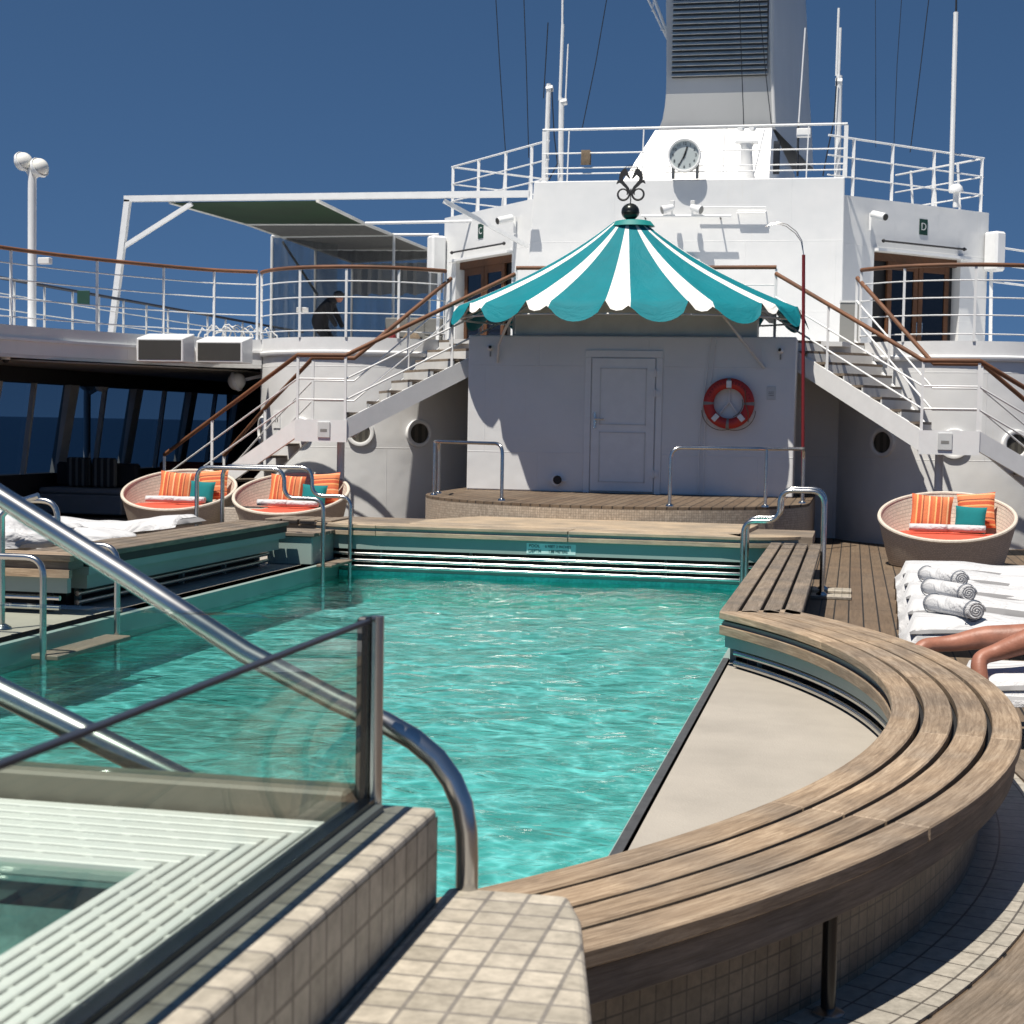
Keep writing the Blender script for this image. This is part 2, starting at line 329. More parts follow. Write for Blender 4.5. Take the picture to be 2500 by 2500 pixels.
# ------------------------------------------------------------------ mesh helpers
class MB:
    def __init__(s): s.v = []; s.f = []; s.uv = []
    def add(s, vs, fs, uvs=None):
        o = len(s.v); s.v += [tuple(p) for p in vs]
        for i, f in enumerate(fs):
            s.f.append(tuple(o+j for j in f)); s.uv.append(uvs[i] if uvs else None)
        return s
    def box(s, x0, x1, y0, y1, z0, z1):
        vs = [(x, y, z) for x in (x0, x1) for y in (y0, y1) for z in (z0, z1)]
        fs = [(0, 1, 3, 2), (4, 6, 7, 5), (0, 4, 5, 1), (2, 3, 7, 6), (0, 2, 6, 4), (1, 5, 7, 3)]
        u = []
        for f in fs:
            p = [vs[i] for i in f]
            rng = [max(q[k] for q in p)-min(q[k] for q in p) for k in range(3)]
            k = rng.index(min(rng)); a = [i for i in range(3) if i != k]
            if k == 2 and (y1-y0) > (x1-x0): a = [1, 0]
            u.append([(q[a[0]], q[a[1]]) for q in p])
        return s.add(vs, fs, u)
    def beam(s, a, b, w_, h_=None, up=(0, 0, 1)):
        h_ = h_ or w_; a = Vector(a); b = Vector(b); d = (b-a).normalized(); up = Vector(up)
        if abs(d.dot(up)) > .98: up = Vector((0, 1, 0))
        x = d.cross(up).normalized()*w_/2; y = x.cross(d).normalized()*h_/2
        vs = [p+i*x+j*y for p in (a, b) for i, j in ((-1, -1), (1, -1), (1, 1), (-1, 1))]
        fs = [(3, 2, 1, 0), (4, 5, 6, 7)]+[(i, (i+1) % 4, 4+(i+1) % 4, 4+i) for i in range(4)]
        L = (b-a).length; q = [w_, h_, w_, h_]
        u = [[(0, 0), (w_, 0), (w_, h_), (0, h_)]]*2+[[(0, 0), (0, q[i]), (L, q[i]), (L, 0)] for i in range(4)]
        return s.add(vs, fs, u)
    def tube(s, pts, r, n=10, closed=False, caps=True):
        pts = [Vector(p) for p in pts]; m = len(pts); rs = r if isinstance(r, (list, tuple)) else [r]*m
        t0 = (pts[1]-pts[0]).normalized(); up = Vector((0, 0, 1)) if abs(t0.z) < .9 else Vector((1, 0, 0))
        nrm = t0.cross(up).normalized(); vs = []; L = [0.0]
        for i in range(m):
            a = pts[(i-1) % m] if closed or i else pts[i]; b = pts[(i+1) % m] if closed or i < m-1 else pts[i]
            t = (b-a).normalized(); nrm = (nrm-t*nrm.dot(t)).normalized(); bn = t.cross(nrm)
            if i: L.append(L[-1]+(pts[i]-pts[i-1]).length)
            for k in range(n):
                an = 2*math.pi*k/n; vs.append(pts[i]+(nrm*math.cos(an)+bn*math.sin(an))*rs[i])
        fs = []; u = []
        for i in range(m if closed else m-1):
            j = (i+1) % m; l0 = L[i]; l1 = L[i+1] if i+1 < m else L[i]+(pts[0]-pts[i]).length
            for k in range(n):
                k2 = (k+1) % n; fs.append((i*n+k, i*n+k2, j*n+k2, j*n+k))
                c = 2*math.pi*rs[i]/n; u.append([(l0, k*c), (l0, (k+1)*c), (l1, (k+1)*c), (l1, k*c)])
        if caps and not closed:
            fs += [tuple(range(n))[::-1], tuple((m-1)*n+k for k in range(n))]; u += [None, None]
        return s.add(vs, fs, u)
    def prism(s, poly, z0, z1, axis='z'):
        n = len(poly)
        def mk(a, b, c): return {'z': (a, b, c), 'y': (a, c, b), 'x': (c, a, b)}[axis]
        vs = [mk(a, b, z0) for a, b in poly]+[mk(a, b, z1) for a, b in poly]
        fs = [tuple(range(n))[::-1], tuple(range(n, 2*n))]+[(i, (i+1) % n, n+(i+1) % n, n+i) for i in range(n)]
        u = [[poly[i] for i in range(n)][::-1], [poly[i] for i in range(n)]]; L = 0
        for i in range(n):
            a, b = poly[i], poly[(i+1) % n]; d = math.hypot(a[0]-b[0], a[1]-b[1]); u.append([(L, z0), (L+d, z0), (L+d, z1), (L, z1)]); L += d
        return s.add(vs, fs, u)
    def sweep(s, path, prof, closed_prof=True, caps=True, normals=None):
        """path: 2D points; prof: (offset to the left of travel, z)."""
        P2 = [Vector(p[:2]) for p in path]; m = len(P2); k = len(prof); vs = []; L = [0.0]
        for i in range(m):
            a = P2[max(i-1, 0)]; b = P2[min(i+1, m-1)]
            d1 = (P2[i]-a).normalized() if i else (b-P2[i]).normalized(); d2 = (b-P2[i]).normalized() if i < m-1 else d1
            t = (d1+d2).normalized(); nn = Vector((-t.y, t.x)); sc = 1/max(.4, t.dot(d1))
            if normals: nn = Vector(normals[i]); sc = 1
            if i: L.append(L[-1]+(P2[i]-P2[i-1]).length)
            for o, z in prof: q = P2[i]+nn*o*sc; vs.append((q.x, q.y, z))
        pl = [0.0]
        for j in range(k): a, b = prof[j], prof[(j+1) % k]; pl.append(pl[-1]+math.hypot(a[0]-b[0], a[1]-b[1]))
        fs = []; u = []
        for i in range(m-1):
            for j in range(k if closed_prof else k-1):
                j2 = (j+1) % k; fs.append((i*k+j, (i+1)*k+j, (i+1)*k+j2, i*k+j2)); u.append([(L[i], pl[j]), (L[i+1], pl[j]), (L[i+1], pl[j+1]), (L[i], pl[j+1])])
        if caps and closed_prof: fs += [tuple(range(k))[::-1][::-1], tuple((m-1)*k+j for j in range(k))[::-1]]; u += [None, None]
        return s.add(vs, fs, u)
    def lathe(s, prof, c=(0, 0, 0), n=32, sx=1, sy=1, hz=None, cap=True):
        vs = []; k = len(prof); L = [0.0]
        for i in range(k-1): L.append(L[-1]+math.hypot(prof[i+1][0]-prof[i][0], prof[i+1][1]-prof[i][1]))
        for i in range(n):
            a = 2*math.pi*i/n
            for j, (r, z) in enumerate(prof):
                x = r*math.cos(a)*sx; y = r*math.sin(a)*sy
                zz = z if hz is None else hz(x, y, z, j)
                vs.append((c[0]+x, c[1]+y, c[2]+zz))
        fs = []; u = []; rm = max(p[0] for p in prof)
        for i in range(n):
            i2 = (i+1) % n
            for j in range(k-1):
                fs.append((i*k+j, i2*k+j, i2*k+j+1, i*k+j+1))
                a0 = 2*math.pi*i/n*rm; a1 = 2*math.pi*(i+1)/n*rm
                u.append([(a0, L[j]), (a1, L[j]), (a1, L[j+1]), (a0, L[j+1])])
        if cap:
            if prof[0][0] > 1e-6: fs.append(tuple(i*k for i in range(n))[::-1]); u.append(None)
            if prof[-1][0] > 1e-6: fs.append(tuple(i*k+k-1 for i in range(n))); u.append(None)
        return s.add(vs, fs, u)
    def sphere(s, c, r, n=20, sc=(1, 1, 1)):
        k = n//2; o = []
        for j in range(k+1): a = -math.pi/2+math.pi*j/k; o.append((math.cos(a)*r if 0 < j < k else 1e-5, math.sin(a)*r*sc[2]))
        return s.lathe(o, c, n, sc[0], sc[1], cap=False)
    def xform(s, m): s.v = [tuple(m @ Vector(p)) for p in s.v]; return s
    def build(s, name, mat, parent=None, smooth=False, bevel=0.0, seg=1, sub=0, recalc=True, world=True, auto=True):
        me = bpy.data.meshes.new(name); me.from_pydata(s.v, [], s.f); me.validate(clean_customdata=False) if False else None
        uvl = me.uv_layers.new(name='UVMap')
        for p, u in zip(me.polygons, s.uv):
            for q, li in enumerate(p.loop_indices):
                if u: uvl.data[li].uv = u[q]
                else: co_ = me.vertices[me.loops[li].vertex_index].co; uvl.data[li].uv = (co_.x, co_.y+co_.z)
        if recalc:
            import bmesh; bm = bmesh.new(); bm.from_mesh(me); bmesh.ops.recalc_face_normals(bm, faces=bm.faces); bm.to_mesh(me); bm.free()
        me.materials.append(M[mat] if isinstance(mat, str) else mat)
        if smooth:
            for p in me.polygons: p.use_smooth = True
            if auto:
                try: me.set_sharp_from_angle(angle=R(38))
                except Exception: pass
        o = bpy.data.objects.new(name, me); C.objects.link(o)
        if parent:
            o.parent = parent
            if world: o.location = -ROOT(parent)
        if bevel: b = o.modifiers.new('bevel', 'BEVEL'); b.width = bevel; b.segments = seg; b.limit_method = 'ANGLE'; b.angle_limit = R(40)
        if sub: q = o.modifiers.new('sub', 'SUBSURF'); q.levels = sub; q.render_levels = sub
        return o
def ROOT(o):
    v = Vector((0, 0, 0))
    while o: v += o.location; o = o.parent
    return v
def T(name, label, cat, loc=(0, 0, 0), group=None):
    o = bpy.data.objects.new(name, None); o.empty_display_size = .2; C.objects.link(o); o.location = loc
    o['label'] = label; o['category'] = cat
    if group: o['group'] = group
    return o
def tag(o, label, cat, group=None):
    o['label'] = label; o['category'] = cat
    if group: o['group'] = group
    return o
def struct(o): o['kind'] = 'structure'; return o
def text(name, body, size, mat, m4, parent=None, align='CENTER', ext=0.002):
    cu = bpy.data.curves.new(name, 'FONT'); cu.body = body; cu.size = size; cu.align_x = align; cu.align_y = 'CENTER'; cu.extrude = ext
    t = bpy.data.objects.new(name, cu); C.objects.link(t); bpy.context.view_layer.update()
    me = bpy.data.meshes.new_from_object(t); bpy.data.objects.remove(t); bpy.data.curves.remove(cu)
    me.transform(m4); me.materials.clear(); me.materials.append(M[mat]); me.name = name
    o = bpy.data.objects.new(name, me); C.objects.link(o)
    if parent: o.parent = parent; o.location = -ROOT(parent)
    return o
FACE = Matrix.Rotation(R(90), 4, 'X')          # text in the XZ plane, read from -Y
def copytree(o, parent=None):
    c = o.copy(); C.objects.link(c)
    if parent: c.parent = parent
    for ch in o.children: copytree(ch, c)
    return c
def arc(cx, cy, r, a0, a1, n):
    return [(cx+r*math.cos(R(a0+(a1-a0)*i/n)), cy+r*math.sin(R(a0+(a1-a0)*i/n))) for i in range(n+1)]
def bez(pts, n=6):      # rounded poly-line
    pts = [Vector(p) for p in pts]; out = [pts[0]]
    for i in range(1, len(pts)-1):
        a, b, c = pts[i-1], pts[i], pts[i+1]; d = min((b-a).length, (c-b).length)*.45; d = min(d, BR)
        p0 = b+(a-b).normalized()*d; p1 = b+(c-b).normalized()*d
        for k in range(n+1): t = k/n; out.append(p0*(1-t)**2+b*2*t*(1-t)+p1*t*t)
    return out+[pts[-1]]
BR = .12
XC = -3.05
def mx(p, s): return p if s < 0 else ((2*XC-p[0],)+tuple(p[1:]))

# ================================================================== SETTING
sea = MB().box(-30000, 30000, -3000, 50000, -14.5, -14.0).build('sea', 'sea'); struct(sea)
hull = MB().box(-13.6, 7.5, -8, 60, -14.0, -0.35).build('ship_hull', 'white'); struct(hull)
dk = MB()
for x0, x1, y0, y1 in ((-13.6, -5.62, -8, 60), (-.62, 7.5, -8, 60), (-5.62, -.62, -8, 4.0), (-5.62, -.62, 17.1, 60)):
    dk.box(x0, x1, y0, y1, -.3, 0)
struct(dk.build('deck', 'deck'))
# pool
WZ = -0.05
pb = MB(); pb.box(-5.45, -.77, 4.1, 16.95, -1.75, -1.65)
struct(pb.build('pool_floor', 'basin'))
pw = MB()
pw.box(-5.62, -5.45, 4.0, 17.1, -1.75, .10); pw.box(-.77, -.62, 4.0, 17.1, -1.75, .10)
pw.box(-5.45, -.77, 4.0, 4.1, -1.75, .10); pw.box(-5.45, -.77, 16.95, 17.1, -1.75, .10)
struct(pw.build('pool_wall', 'poolwall'))
pu = MB()
pu.box(-5.449, -5.44, 4.1, 16.94, -1.64, -.10); pu.box(-.78, -.771, 4.1, 16.94, -1.64, -.10); pu.box(-5.439, -.781, 16.56, 16.60, -1.64, -.005); pu.box(-5.439, -.781, 4.101, 4.11, -1.64, -.10)
struct(pu.build('pool_side_tiles', 'basin'))
g = MB()      # water surface with real ripples
nx, ny = 150, 330
def wave(x, y):
    return .006*math.sin(3.1*x+1.7*y+1.3*math.sin(1.1*y))+.005*math.sin(-2.3*x+4.1*y+1.9*math.sin(1.7*x+.4))+.003*math.sin(7.3*x+5.2*y+2*math.sin(2*y))+.0022*math.sin(-9.1*x+8.3*y+1.5*math.sin(3*x))
vs = [(-5.45+4.68*i/nx, 4.1+12.85*j/ny) for j in range(ny+1) for i in range(nx+1)]
g.add([(x, y, WZ+wave(x, y)) for x, y in vs], [(j*(nx+1)+i, j*(nx+1)+i+1, (j+1)*(nx+1)+i+1, (j+1)*(nx+1)+i) for j in range(ny) for i in range(nx)])
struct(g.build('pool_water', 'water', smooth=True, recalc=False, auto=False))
t = T('pool_drain', 'dark round grating on the pool floor near the far wall', 'drain', (-3.9, 15.2, -1.63)); MB().lathe([(.0001, 0), (.3, 0), (.3, .02), (.0001, .02)], (-3.9, 15.2, -1.64), 24).build('grating', 'slot', t)
tag(MB().lathe([(.0001, 0), (.26, 0), (.26, .02), (.0001, .02)], (-2.75, 9.2, -1.64), 24).build('pool_drain', 'slot'), 'dark drain on the pool floor seen left of the bent handrail', 'drain')
# waterline trims
lt = MB(); lt.sweep([(-.77, 4.1), (-.77, 16.95), (-5.45, 16.95), (-5.45, 4.1)], [(0, .10), (0.03, .10), (.03, .075), (0, .075)])
tag(lt.build('pool_lip', 'poolwall'), 'thin grey green lip running round the pool just above the water', 'pool lip')
# right ledge: D shape between pool edge and the arc of the bench
BC = (-5.08, 7.0)
dl = arc(BC[0], BC[1], 5.50, 38.6, -38.6, 40)
poly = [(-.74, 10.4)]+dl+[(-.74, 3.5)]
struct(MB().prism(poly, .004, .105).build('ledge', 'ledge'))
tag(MB().box(-.79, -.752, 4.1, 10.4, .02, .112).build('ledge_edging', 'darkgrey'), 'dark grey edging strip between the pool water and the cream ledge', 'edging')
struct(MB().box(-.74, -.62, 10.4, 17.0, .004, .10).build('ledge_far', 'ledge'))
struct(MB().box(-6.5, -5.48, 3.5, 17.0, .004, .10).build('ledge_left', 'ledge'))
# gutter tiles and margins round the curved bench
gt = MB(); gt.sweep(arc(BC[0], BC[1], 5.52, 36, -46, 60), [(0, .002), (.39, .002), (.39, .012), (0, .012)])
struct(gt.build('tiled_gutter', 'gutter', recalc=True))
mg = MB(); mg.sweep(arc(BC[0], BC[1], 5.925, 36, -46, 60), [(0, .003), (.34, .003), (.34, .010), (0, .010)])
struct(mg.build('deck_margin', 'slatgrey'))
mk = MB(); mk.sweep(arc(BC[0], BC[1], 6.275, 36, -46, 60), [(0, .003), (.015, .003), (.015, .008), (0, .008)])
struct(mk.build('deck_seam', 'black'))

# ================================================================== BENCHES
def bench(path, name, label, z, width, inner, segs, wall_h, parent=None, outer_tiles=True, flip=1, wm='slat', n_slats=4):
    """path: inner edge, travelling so that the seat lies to the left (flip 1)"""
    t = T(name, label, 'bench', (path[0][0], path[0][1], 0))
    gap = .022; sw = (width-gap*(n_slats-1))/n_slats; f = flip
    n = len(path)
    for k in range(n_slats):
        o0 = k*(sw+gap); o1 = o0+sw
        for a, b in segs:
            pp = [Vector(q_[:2]) for q_ in path[a:b+1]]; pp[0] = pp[0]+(pp[1]-pp[0])*.003
            # short trim at the segment ends makes the visible joint
            q = MB().sweep(pp, [(f*o0, z-.045), (f*o1, z-.045), (f*o1, z), (f*o0, z)])
            q.build('slat', wm, t, bevel=.005)
    MB().sweep(path, [(f*.03, z-.095), (f*(width-.05), z-.095), (f*(width-.05), z-.06), (f*.03, z-.06)]).build('slat_support', 'grey', t)
    MB().sweep(path, [(f*.05, z-.06), (f*(width-.06), z-.06), (f*(width-.06), z-.05), (f*.05, z-.05)]).build('underlay', 'black', t)
    MB().sweep(path, [(f*.004, z-.145), (f*.035, z-.145), (f*.035, z-.085), (f*.004, z-.085)]).build('apron_board', wm, t, bevel=.004)
    MB().sweep(path, [(f*.05, z-.225), (f*.09, z-.225), (f*.09, z-.096), (f*.05, z-.096)]).build('inner_fascia', 'poolwall', t)
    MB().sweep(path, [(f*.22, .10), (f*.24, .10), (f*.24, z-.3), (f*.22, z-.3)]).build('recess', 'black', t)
    return t
def steel_rails(t, path, zs, off, r=.020):
    for zz in zs:
        pts = []
        P2 = [Vector(p[:2]) for p in path]; m = len(P2)
        for i in range(m):
            a = P2[max(i-1, 0)]; b = P2[min(i+1, m-1)]; tt = (b-a).normalized(); nn = Vector((-tt.y, tt.x)); q = P2[i]+nn*off; pts.append((q.x, q.y, zz))
        MB().tube(pts, r, 10).build('steel_rail', 'steel', t, smooth=True)
# right curved bench: travel from far corner to near, seat to the left
pa = arc(BC[0], BC[1], 5.27, 35.7, -41.5, 66)
rb = bench(pa, 'curved_bench', 'long curved teak slatted bench sweeping round the right side of the pool', .45, .51, None, [(0, 13), (13, 24), (24, 37), (37, 50), (50, 66)], .3)
steel_rails(rb, pa[1:58], (.20, .135), .065, .020)
for i in range(3, 60, 9):
    p = Vector(pa[i]); c = Vector(BC); d = (p-c).normalized(); q = p+d*.11
    MB().beam((q.x, q.y, .10), (q.x, q.y, .36), .03, .03).build('bracket', 'poolwall', rb)
ow = arc(BC[0], BC[1], 5.27, 35.0, -41.5, 80)
MB().sweep(ow, [(.455, z_) for z_ in (.31, .40)][::-1]+[(.49, .40), (.49, .31)][::-1]).build('outer_apron', 'slatgrey', rb, bevel=.004)
MB().sweep(ow, [(.33, 0.012), (.36, 0.012), (.36, .36), (.33, .36)]).build('tiled_wall', 'mosaicdark', rb)
for ang in (-27.5, 2, 28):
    c = Vector((BC[0]+5.70*math.cos(R(ang)), BC[1]+5.70*math.sin(R(ang)), 0))
    MB().tube([(c.x, c.y, .012), (c.x, c.y, .32)], .021, 10).build('leg', 'blackgloss', rb, smooth=True)
    MB().lathe([(.045, 0), (.045, .008), (.022, .02)], (c.x, c.y, .012), 14).build('foot_plate', 'steel', rb, smooth=True)
# straight bench
ps = [(-.80, 16.5), (-.80, 13.4), (-.80, 10.08)]
sb = T('straight_bench', 'straight grey teak bench along the far right pool edge', 'bench', (-.8, 10.1, 0))
for k in range(4):
    a = k*.133
    for y0, y1 in ((10.115, 12.6), (12.604, 14.6), (14.604, 16.5)):
        x0 = -.80+a; MB().box(x0, x0+.11, y0+(.0 if k else 0), y1, .405, .45).build('slat', 'slatgrey', sb, bevel=.005)
MB().box(-.77, -.33, 10.3, 16.4, .36, .404).build('slat_support', 'black', sb)
MB().box(-.79, -.76, 10.2, 16.45, .30, .36).build('apron_board', 'slatgrey', sb)
MB().box(-.74, -.70, 10.3, 16.4, .10, .36).build('inner_fascia', 'poolwall', sb)
for y in (10.6, 12.2, 13.8, 15.6): MB().box(-.56, -.50, y, y+.05, .0, .36).build('leg', 'black', sb)
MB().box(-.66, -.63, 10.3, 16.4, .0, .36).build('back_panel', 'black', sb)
# left bench
lb = T('left_pool_bench', 'teak topped bench along the shaded left side of the pool with grey green front', 'bench', (-6, 13, 0))
for k in range(4):
    x1 = -5.72-k*.14
    for y0, y1 in ((11.32, 13.5), (13.504, 15.74)): MB().box(x1-.125, x1, y0, y1, .515, .56).build('slat', 'slatgrey', lb, bevel=.005)
MB().box(-6.28, -5.735, 11.33, 15.72, .45, .513).build('slat_support', 'black', lb)
MB().box(-6.2, -5.745, 11.34, 15.71, .385, .45).build('apron_board', 'poolwall', lb)
MB().box(-6.2, -5.80, 11.42, 15.66, .27, .385).build('inner_fascia', 'poolwall', lb)
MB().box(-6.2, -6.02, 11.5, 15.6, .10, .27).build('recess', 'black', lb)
for zz in (.225, .155): MB().tube([(-5.9, 11.45, zz), (-5.9, 15.6, zz)], .02, 10).build('steel_rail', 'steel', lb, smooth=True)
for y in (11.6, 12.6, 13.6, 14.6, 15.5): MB().box(-6.0, -5.96, y, y+.04, .1, .28).build('bracket', 'poolwall', lb)
lb2 = T('left_corner_bench', 'cut off teak bench end with steel rails at the far left edge of the pool', 'bench', (-7, 11.3, 0))
for k in range(4):
    y0 = 11.02+k*.075
    MB().box(-9.2, -5.735, y0, y0+.068, .515, .56).build('slat', 'slat', lb2, bevel=.004)
MB().box(-9.2, -5.76, 11.04, 11.28, .45, .513).build('slat_support', 'slatgrey', lb2)
MB().box(-9.2, -5.74, 11.01, 11.06, .39, .45).build('apron_board', 'slat', lb2)
MB().box(-9.2, -5.78, 11.06, 11.12, .27, .39).build('inner_fascia', 'poolwall', lb2)
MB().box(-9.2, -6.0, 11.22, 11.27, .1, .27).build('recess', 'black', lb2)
for zz in (.225, .15): MB().tube([(-9.2, 11.10, zz), (-5.86, 11.10, zz)], .02, 10).build('steel_rail', 'steel', lb2, smooth=True)
struct(MB().box(-9.2, -6.5, 9.0, 11.3, .004, .10).build('ledge_corner', 'ledge'))
st = T('pool_step_block', 'small grey stepped block with teak top in the far left pool corner', 'step', (-5.7, 16.1, 0))
MB().box(-6.0, -5.5, 15.85, 16.55, .10, .40).build('block', 'poolwall', st, bevel=.01)
for k in range(4): MB().box(-6.05, -5.47, 15.82+k*.185, 15.82+k*.185+.16, .40, .435).build('tread_slat', 'slatgrey', st, bevel=.004)
st = T('teak_step', 'short row of grey teak boards at the left end of the far coping', 'step', (-5.9, 17, 0))
for k in range(4): MB().box(-6.35+k*.2, -6.35+k*.2+.175, 16.7, 17.3, .47, .52).build('board', 'slatgrey', st, bevel=.004)
MB().box(-6.32, -5.6, 16.72, 17.28, .0, .465).build('block', 'slat', st)
# far coping
fp = [(-6.0, 17.3)]+arc(-5.2, 17.25, .80, 180, 270, 10)[3:]+[(-3.1, 16.45), (-1.3, 16.45)]+arc(-1.2, 17.25, .80, 270, 330, 8)[1:]
fp = [p for p in fp]
fc = T('pool_end_coping', 'pale teak topped coping across the far end of the pool', 'coping', (-3.1, 16.5, 0))
segs = [(0, 9), (9, len(fp)-10), (len(fp)-10, len(fp)-1)]
def sub(pp, prof, name, mat, **k): MB().sweep(pp, prof).build(name, mat, fc, **k)
left = [p for p in fp if p[0] <= -3.05]; right = [p for p in fp if p[0] >= -3.15]
for pp in ([p for p in fp if p[0] < -5.2]+[(-5.0, 16.45)], [(-4.995, 16.45), (-2.905, 16.45)], [(-2.895, 16.45), (-1.105, 16.45)], [(-1.10, 16.455)]+[p for p in fp if p[0] > -1.1]):
    sub(pp, [(0, .465), (.45, .465), (.45, .50), (0, .50)], 'coping_board', 'slatpale', bevel=.004)
    sub(pp, [(.005, .385), (.05, .385), (.05, .432), (.005, .432)], 'lower_board', 'slatpale', bevel=.003)
sub(fp, [(.03, .43), (.4, .43), (.4, .465), (.03, .465)], 'groove', 'poolwall')
sub(fp, [(.05, .235), (.10, .235), (.10, .386), (.05, .386)], 'wall_panel', 'poolwall')
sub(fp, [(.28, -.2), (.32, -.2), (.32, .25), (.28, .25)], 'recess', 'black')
sub(fp, [(.10, .0), (.28, .0), (.28, .035), (.10, .035)], 'lower_lip', 'poolwall')
steel_rails(fc, [(-5.75, 16.62)]+[p for p in fp if p[0] > -5.7], (.185, .115, .05), .04, .018)
for x in (-5.0, -4.0, -2.95, -1.9): MB().box(x, x+.02, 16.64, 16.70, .0, .24).build('bracket', 'grey', fc)
MB().prism([(-4.75, 16.91), (-1.15, 16.91), (-1.05, 18.6), (-4.35, 18.6), (-4.75, 17.6)], .40, .505).build('deck_cover', 'slatpale', fc, bevel=.005)
MB().box(-6.0, -.4, 17.3, 18.5, .35, .46).build('inner_deck', 'slatgrey', fc)
sg = T('pool_depth_sign', 'pale teal plate reading pool depth on the far pool wall', 'sign', P(1346, 1327, y=16.50))
a = P(1286, 1312, y=16.50); b = P(1406, 1341, y=16.50); zm = .305
MB().box(a.x, b.x, 16.496, 16.508, zm-.06, zm+.058).build('plate', 'tealsign', sg, bevel=.004)
def stx(s, x, z, size, al='CENTER'): text('lettering', s, size, 'ink', Matrix.Translation((x, 16.494, z)) @ FACE, sg, al)
w_ = b.x-a.x
stx('POOL', a.x+w_*.16, zm+.026, .045); stx('DEPTH', a.x+w_*.17, zm-.026, .045)
stx('6 FEET 2 INCHES', a.x+w_*.64, zm+.024, .038); stx('1.88 METERS', a.x+w_*.64, zm-.026, .038)

# ================================================================== POOL LADDERS
def ladder(name, label, rails, treads, foot=True):
    c = rails[0][0]; t = T(name, label, 'pool ladder', (c[0], c[1], 0), 'stainless pool ladders')
    global BR; BR = .13
    for pts in rails:
        MB().tube(bez(pts), .0225, 12).build('rail', 'steel', t, smooth=True)
        if foot: MB().lathe([(.055, 0), (.05, .012), (.026, .03)], (pts[0][0], pts[0][1], pts[0][2]), 16).build('foot_flange', 'steel', t, smooth=True)
    for bx in treads: MB().box(*bx).build('tread', 'slatgrey', t, bevel=.006)
    return t
def rail_x(y, xo, xi, zf, ztop, zmid, xm, zb=-.9):
    return [(xo, y, zf), (xo, y, ztop), (xm, y, ztop), (xm, y, zmid), (xi, y, zmid), (xi, y, zb)]
ladder('pool_ladder', 'stainless ladder arching over the straight bench on the far right', [rail_x(15.55, -.26, -1.02, .03, 1.02, .72, -.68), rail_x(16.15, -.26, -1.02, .03, 1.02, .72, -.68)],
       [(-1.1, -.95, 15.55, 16.15, z, z+.03) for z in (-.08, -.35, -.6)])
t = T('tiled_plinth', 'small square tiled plinth under the right ladder feet', 'plinth', (-.2, 15.6, 0))
MB().box(-.36, .02, 15.40, 15.72, .002, .03).build('slab', 'fgtile', t, bevel=.004); MB().box(-.36, .02, 16.0, 16.3, .002, .03).build('slab', 'fgtile', t, bevel=.004)
ladder('pool_ladder', 'stainless ladder in front of the middle daybed at the far left pool corner', [rail_x(15.75, -6.75, -5.35, .0, 1.10, .80, -5.78), rail_x(16.45, -6.75, -5.28, .0, 1.10, .80, -5.72)],
       [(-5.42, -5.25, 15.75, 16.45, z, z+.03) for z in (.09, -.25, -.5)], False)
ladder('pool_ladder', 'stainless ladder cut by the left edge of the photo beside the bench end', [rail_x(9.75, -6.6, -5.27, .1, .98, .66, -5.75), rail_x(10.85, -6.6, -5.27, .1, .98, .66, -5.75)],
       [(-5.36, -5.16, 9.75, 10.85, z, z+.035) for z in (-.03, -.3, -.55)])
t = T('grab_rail', 'single vertical steel grab post with round foot on the left ledge', 'grab rail', (-5.83, 10.3, .1))
MB().tube([(-5.83, 10.2, .1), (-5.83, 10.2, .74), (-5.83, 10.2, .90), (-5.74, 10.2, .99), (-5.55, 10.2, 1.05)], .022, 12).build('post', 'steel', t, smooth=True)
MB().lathe([(.07, 0), (.065, .012), (.026, .035)], (-5.83, 10.2, .105), 18).build('foot_flange', 'steel', t, smooth=True)

# ================================================================== PLATFORM, HUT
pf = arc(-3.05, 20.9, 2.52, 180, 360, 40); pf = [(x, 20.9+(y-20.9)*.93) for x, y in pf]
plat = T('tiled_platform', 'curved platform with mosaic front and teak top below the striped canopy', 'platform', (-3.05, 20, 0))
MB().prism(pf+[(-.53, 23.9), (-5.57, 23.9)], 0, .635).build('mosaic_front', 'mosaic', plat)
MB().prism(pf+[(-.53, 23.9), (-5.57, 23.9)], .637, .67).build('teak_top', 'deck', plat)
def hoop(name, label, pts, posts):
    t = T(name, label, 'handrail', (pts[0][0], pts[0][1], .67), 'steel handrails on the platform')
    global BR; BR = .14
    MB().tube(bez(pts), .022, 12).build('rail', 'steel', t, smooth=True)
    for p in posts: MB().tube([p, (p[0], p[1], 1.36)], .02, 10).build('post', 'steel', t, smooth=True)
    for p in list(posts)+[pts[0], pts[-1]]: MB().lathe([(.05, 0), (.045, .02), (.024, .035)], (p[0], p[1], .67), 14).build('foot_flange', 'steel', t, smooth=True)
hoop('steel_handrail', 'bent steel handrail on the left side of the tiled platform', [(-5.42, 20.7, .67), (-5.42, 20.7, 1.37), (-5.3, 20.0, 1.37), (-4.22, 19.2, 1.37), (-4.22, 19.2, .67)], [(-5.35, 20.2, .67)])
hoop('steel_handrail', 'bent steel handrail on the right side of the tiled platform below the life ring', [(-2.12, 18.95, .67), (-2.12, 18.95, 1.37), (-1.1, 19.3, 1.37), (-.62, 20.3, 1.37), (-.62, 20.7, 1.37), (-.62, 20.7, .67)], [(-1.02, 19.42, .67)])

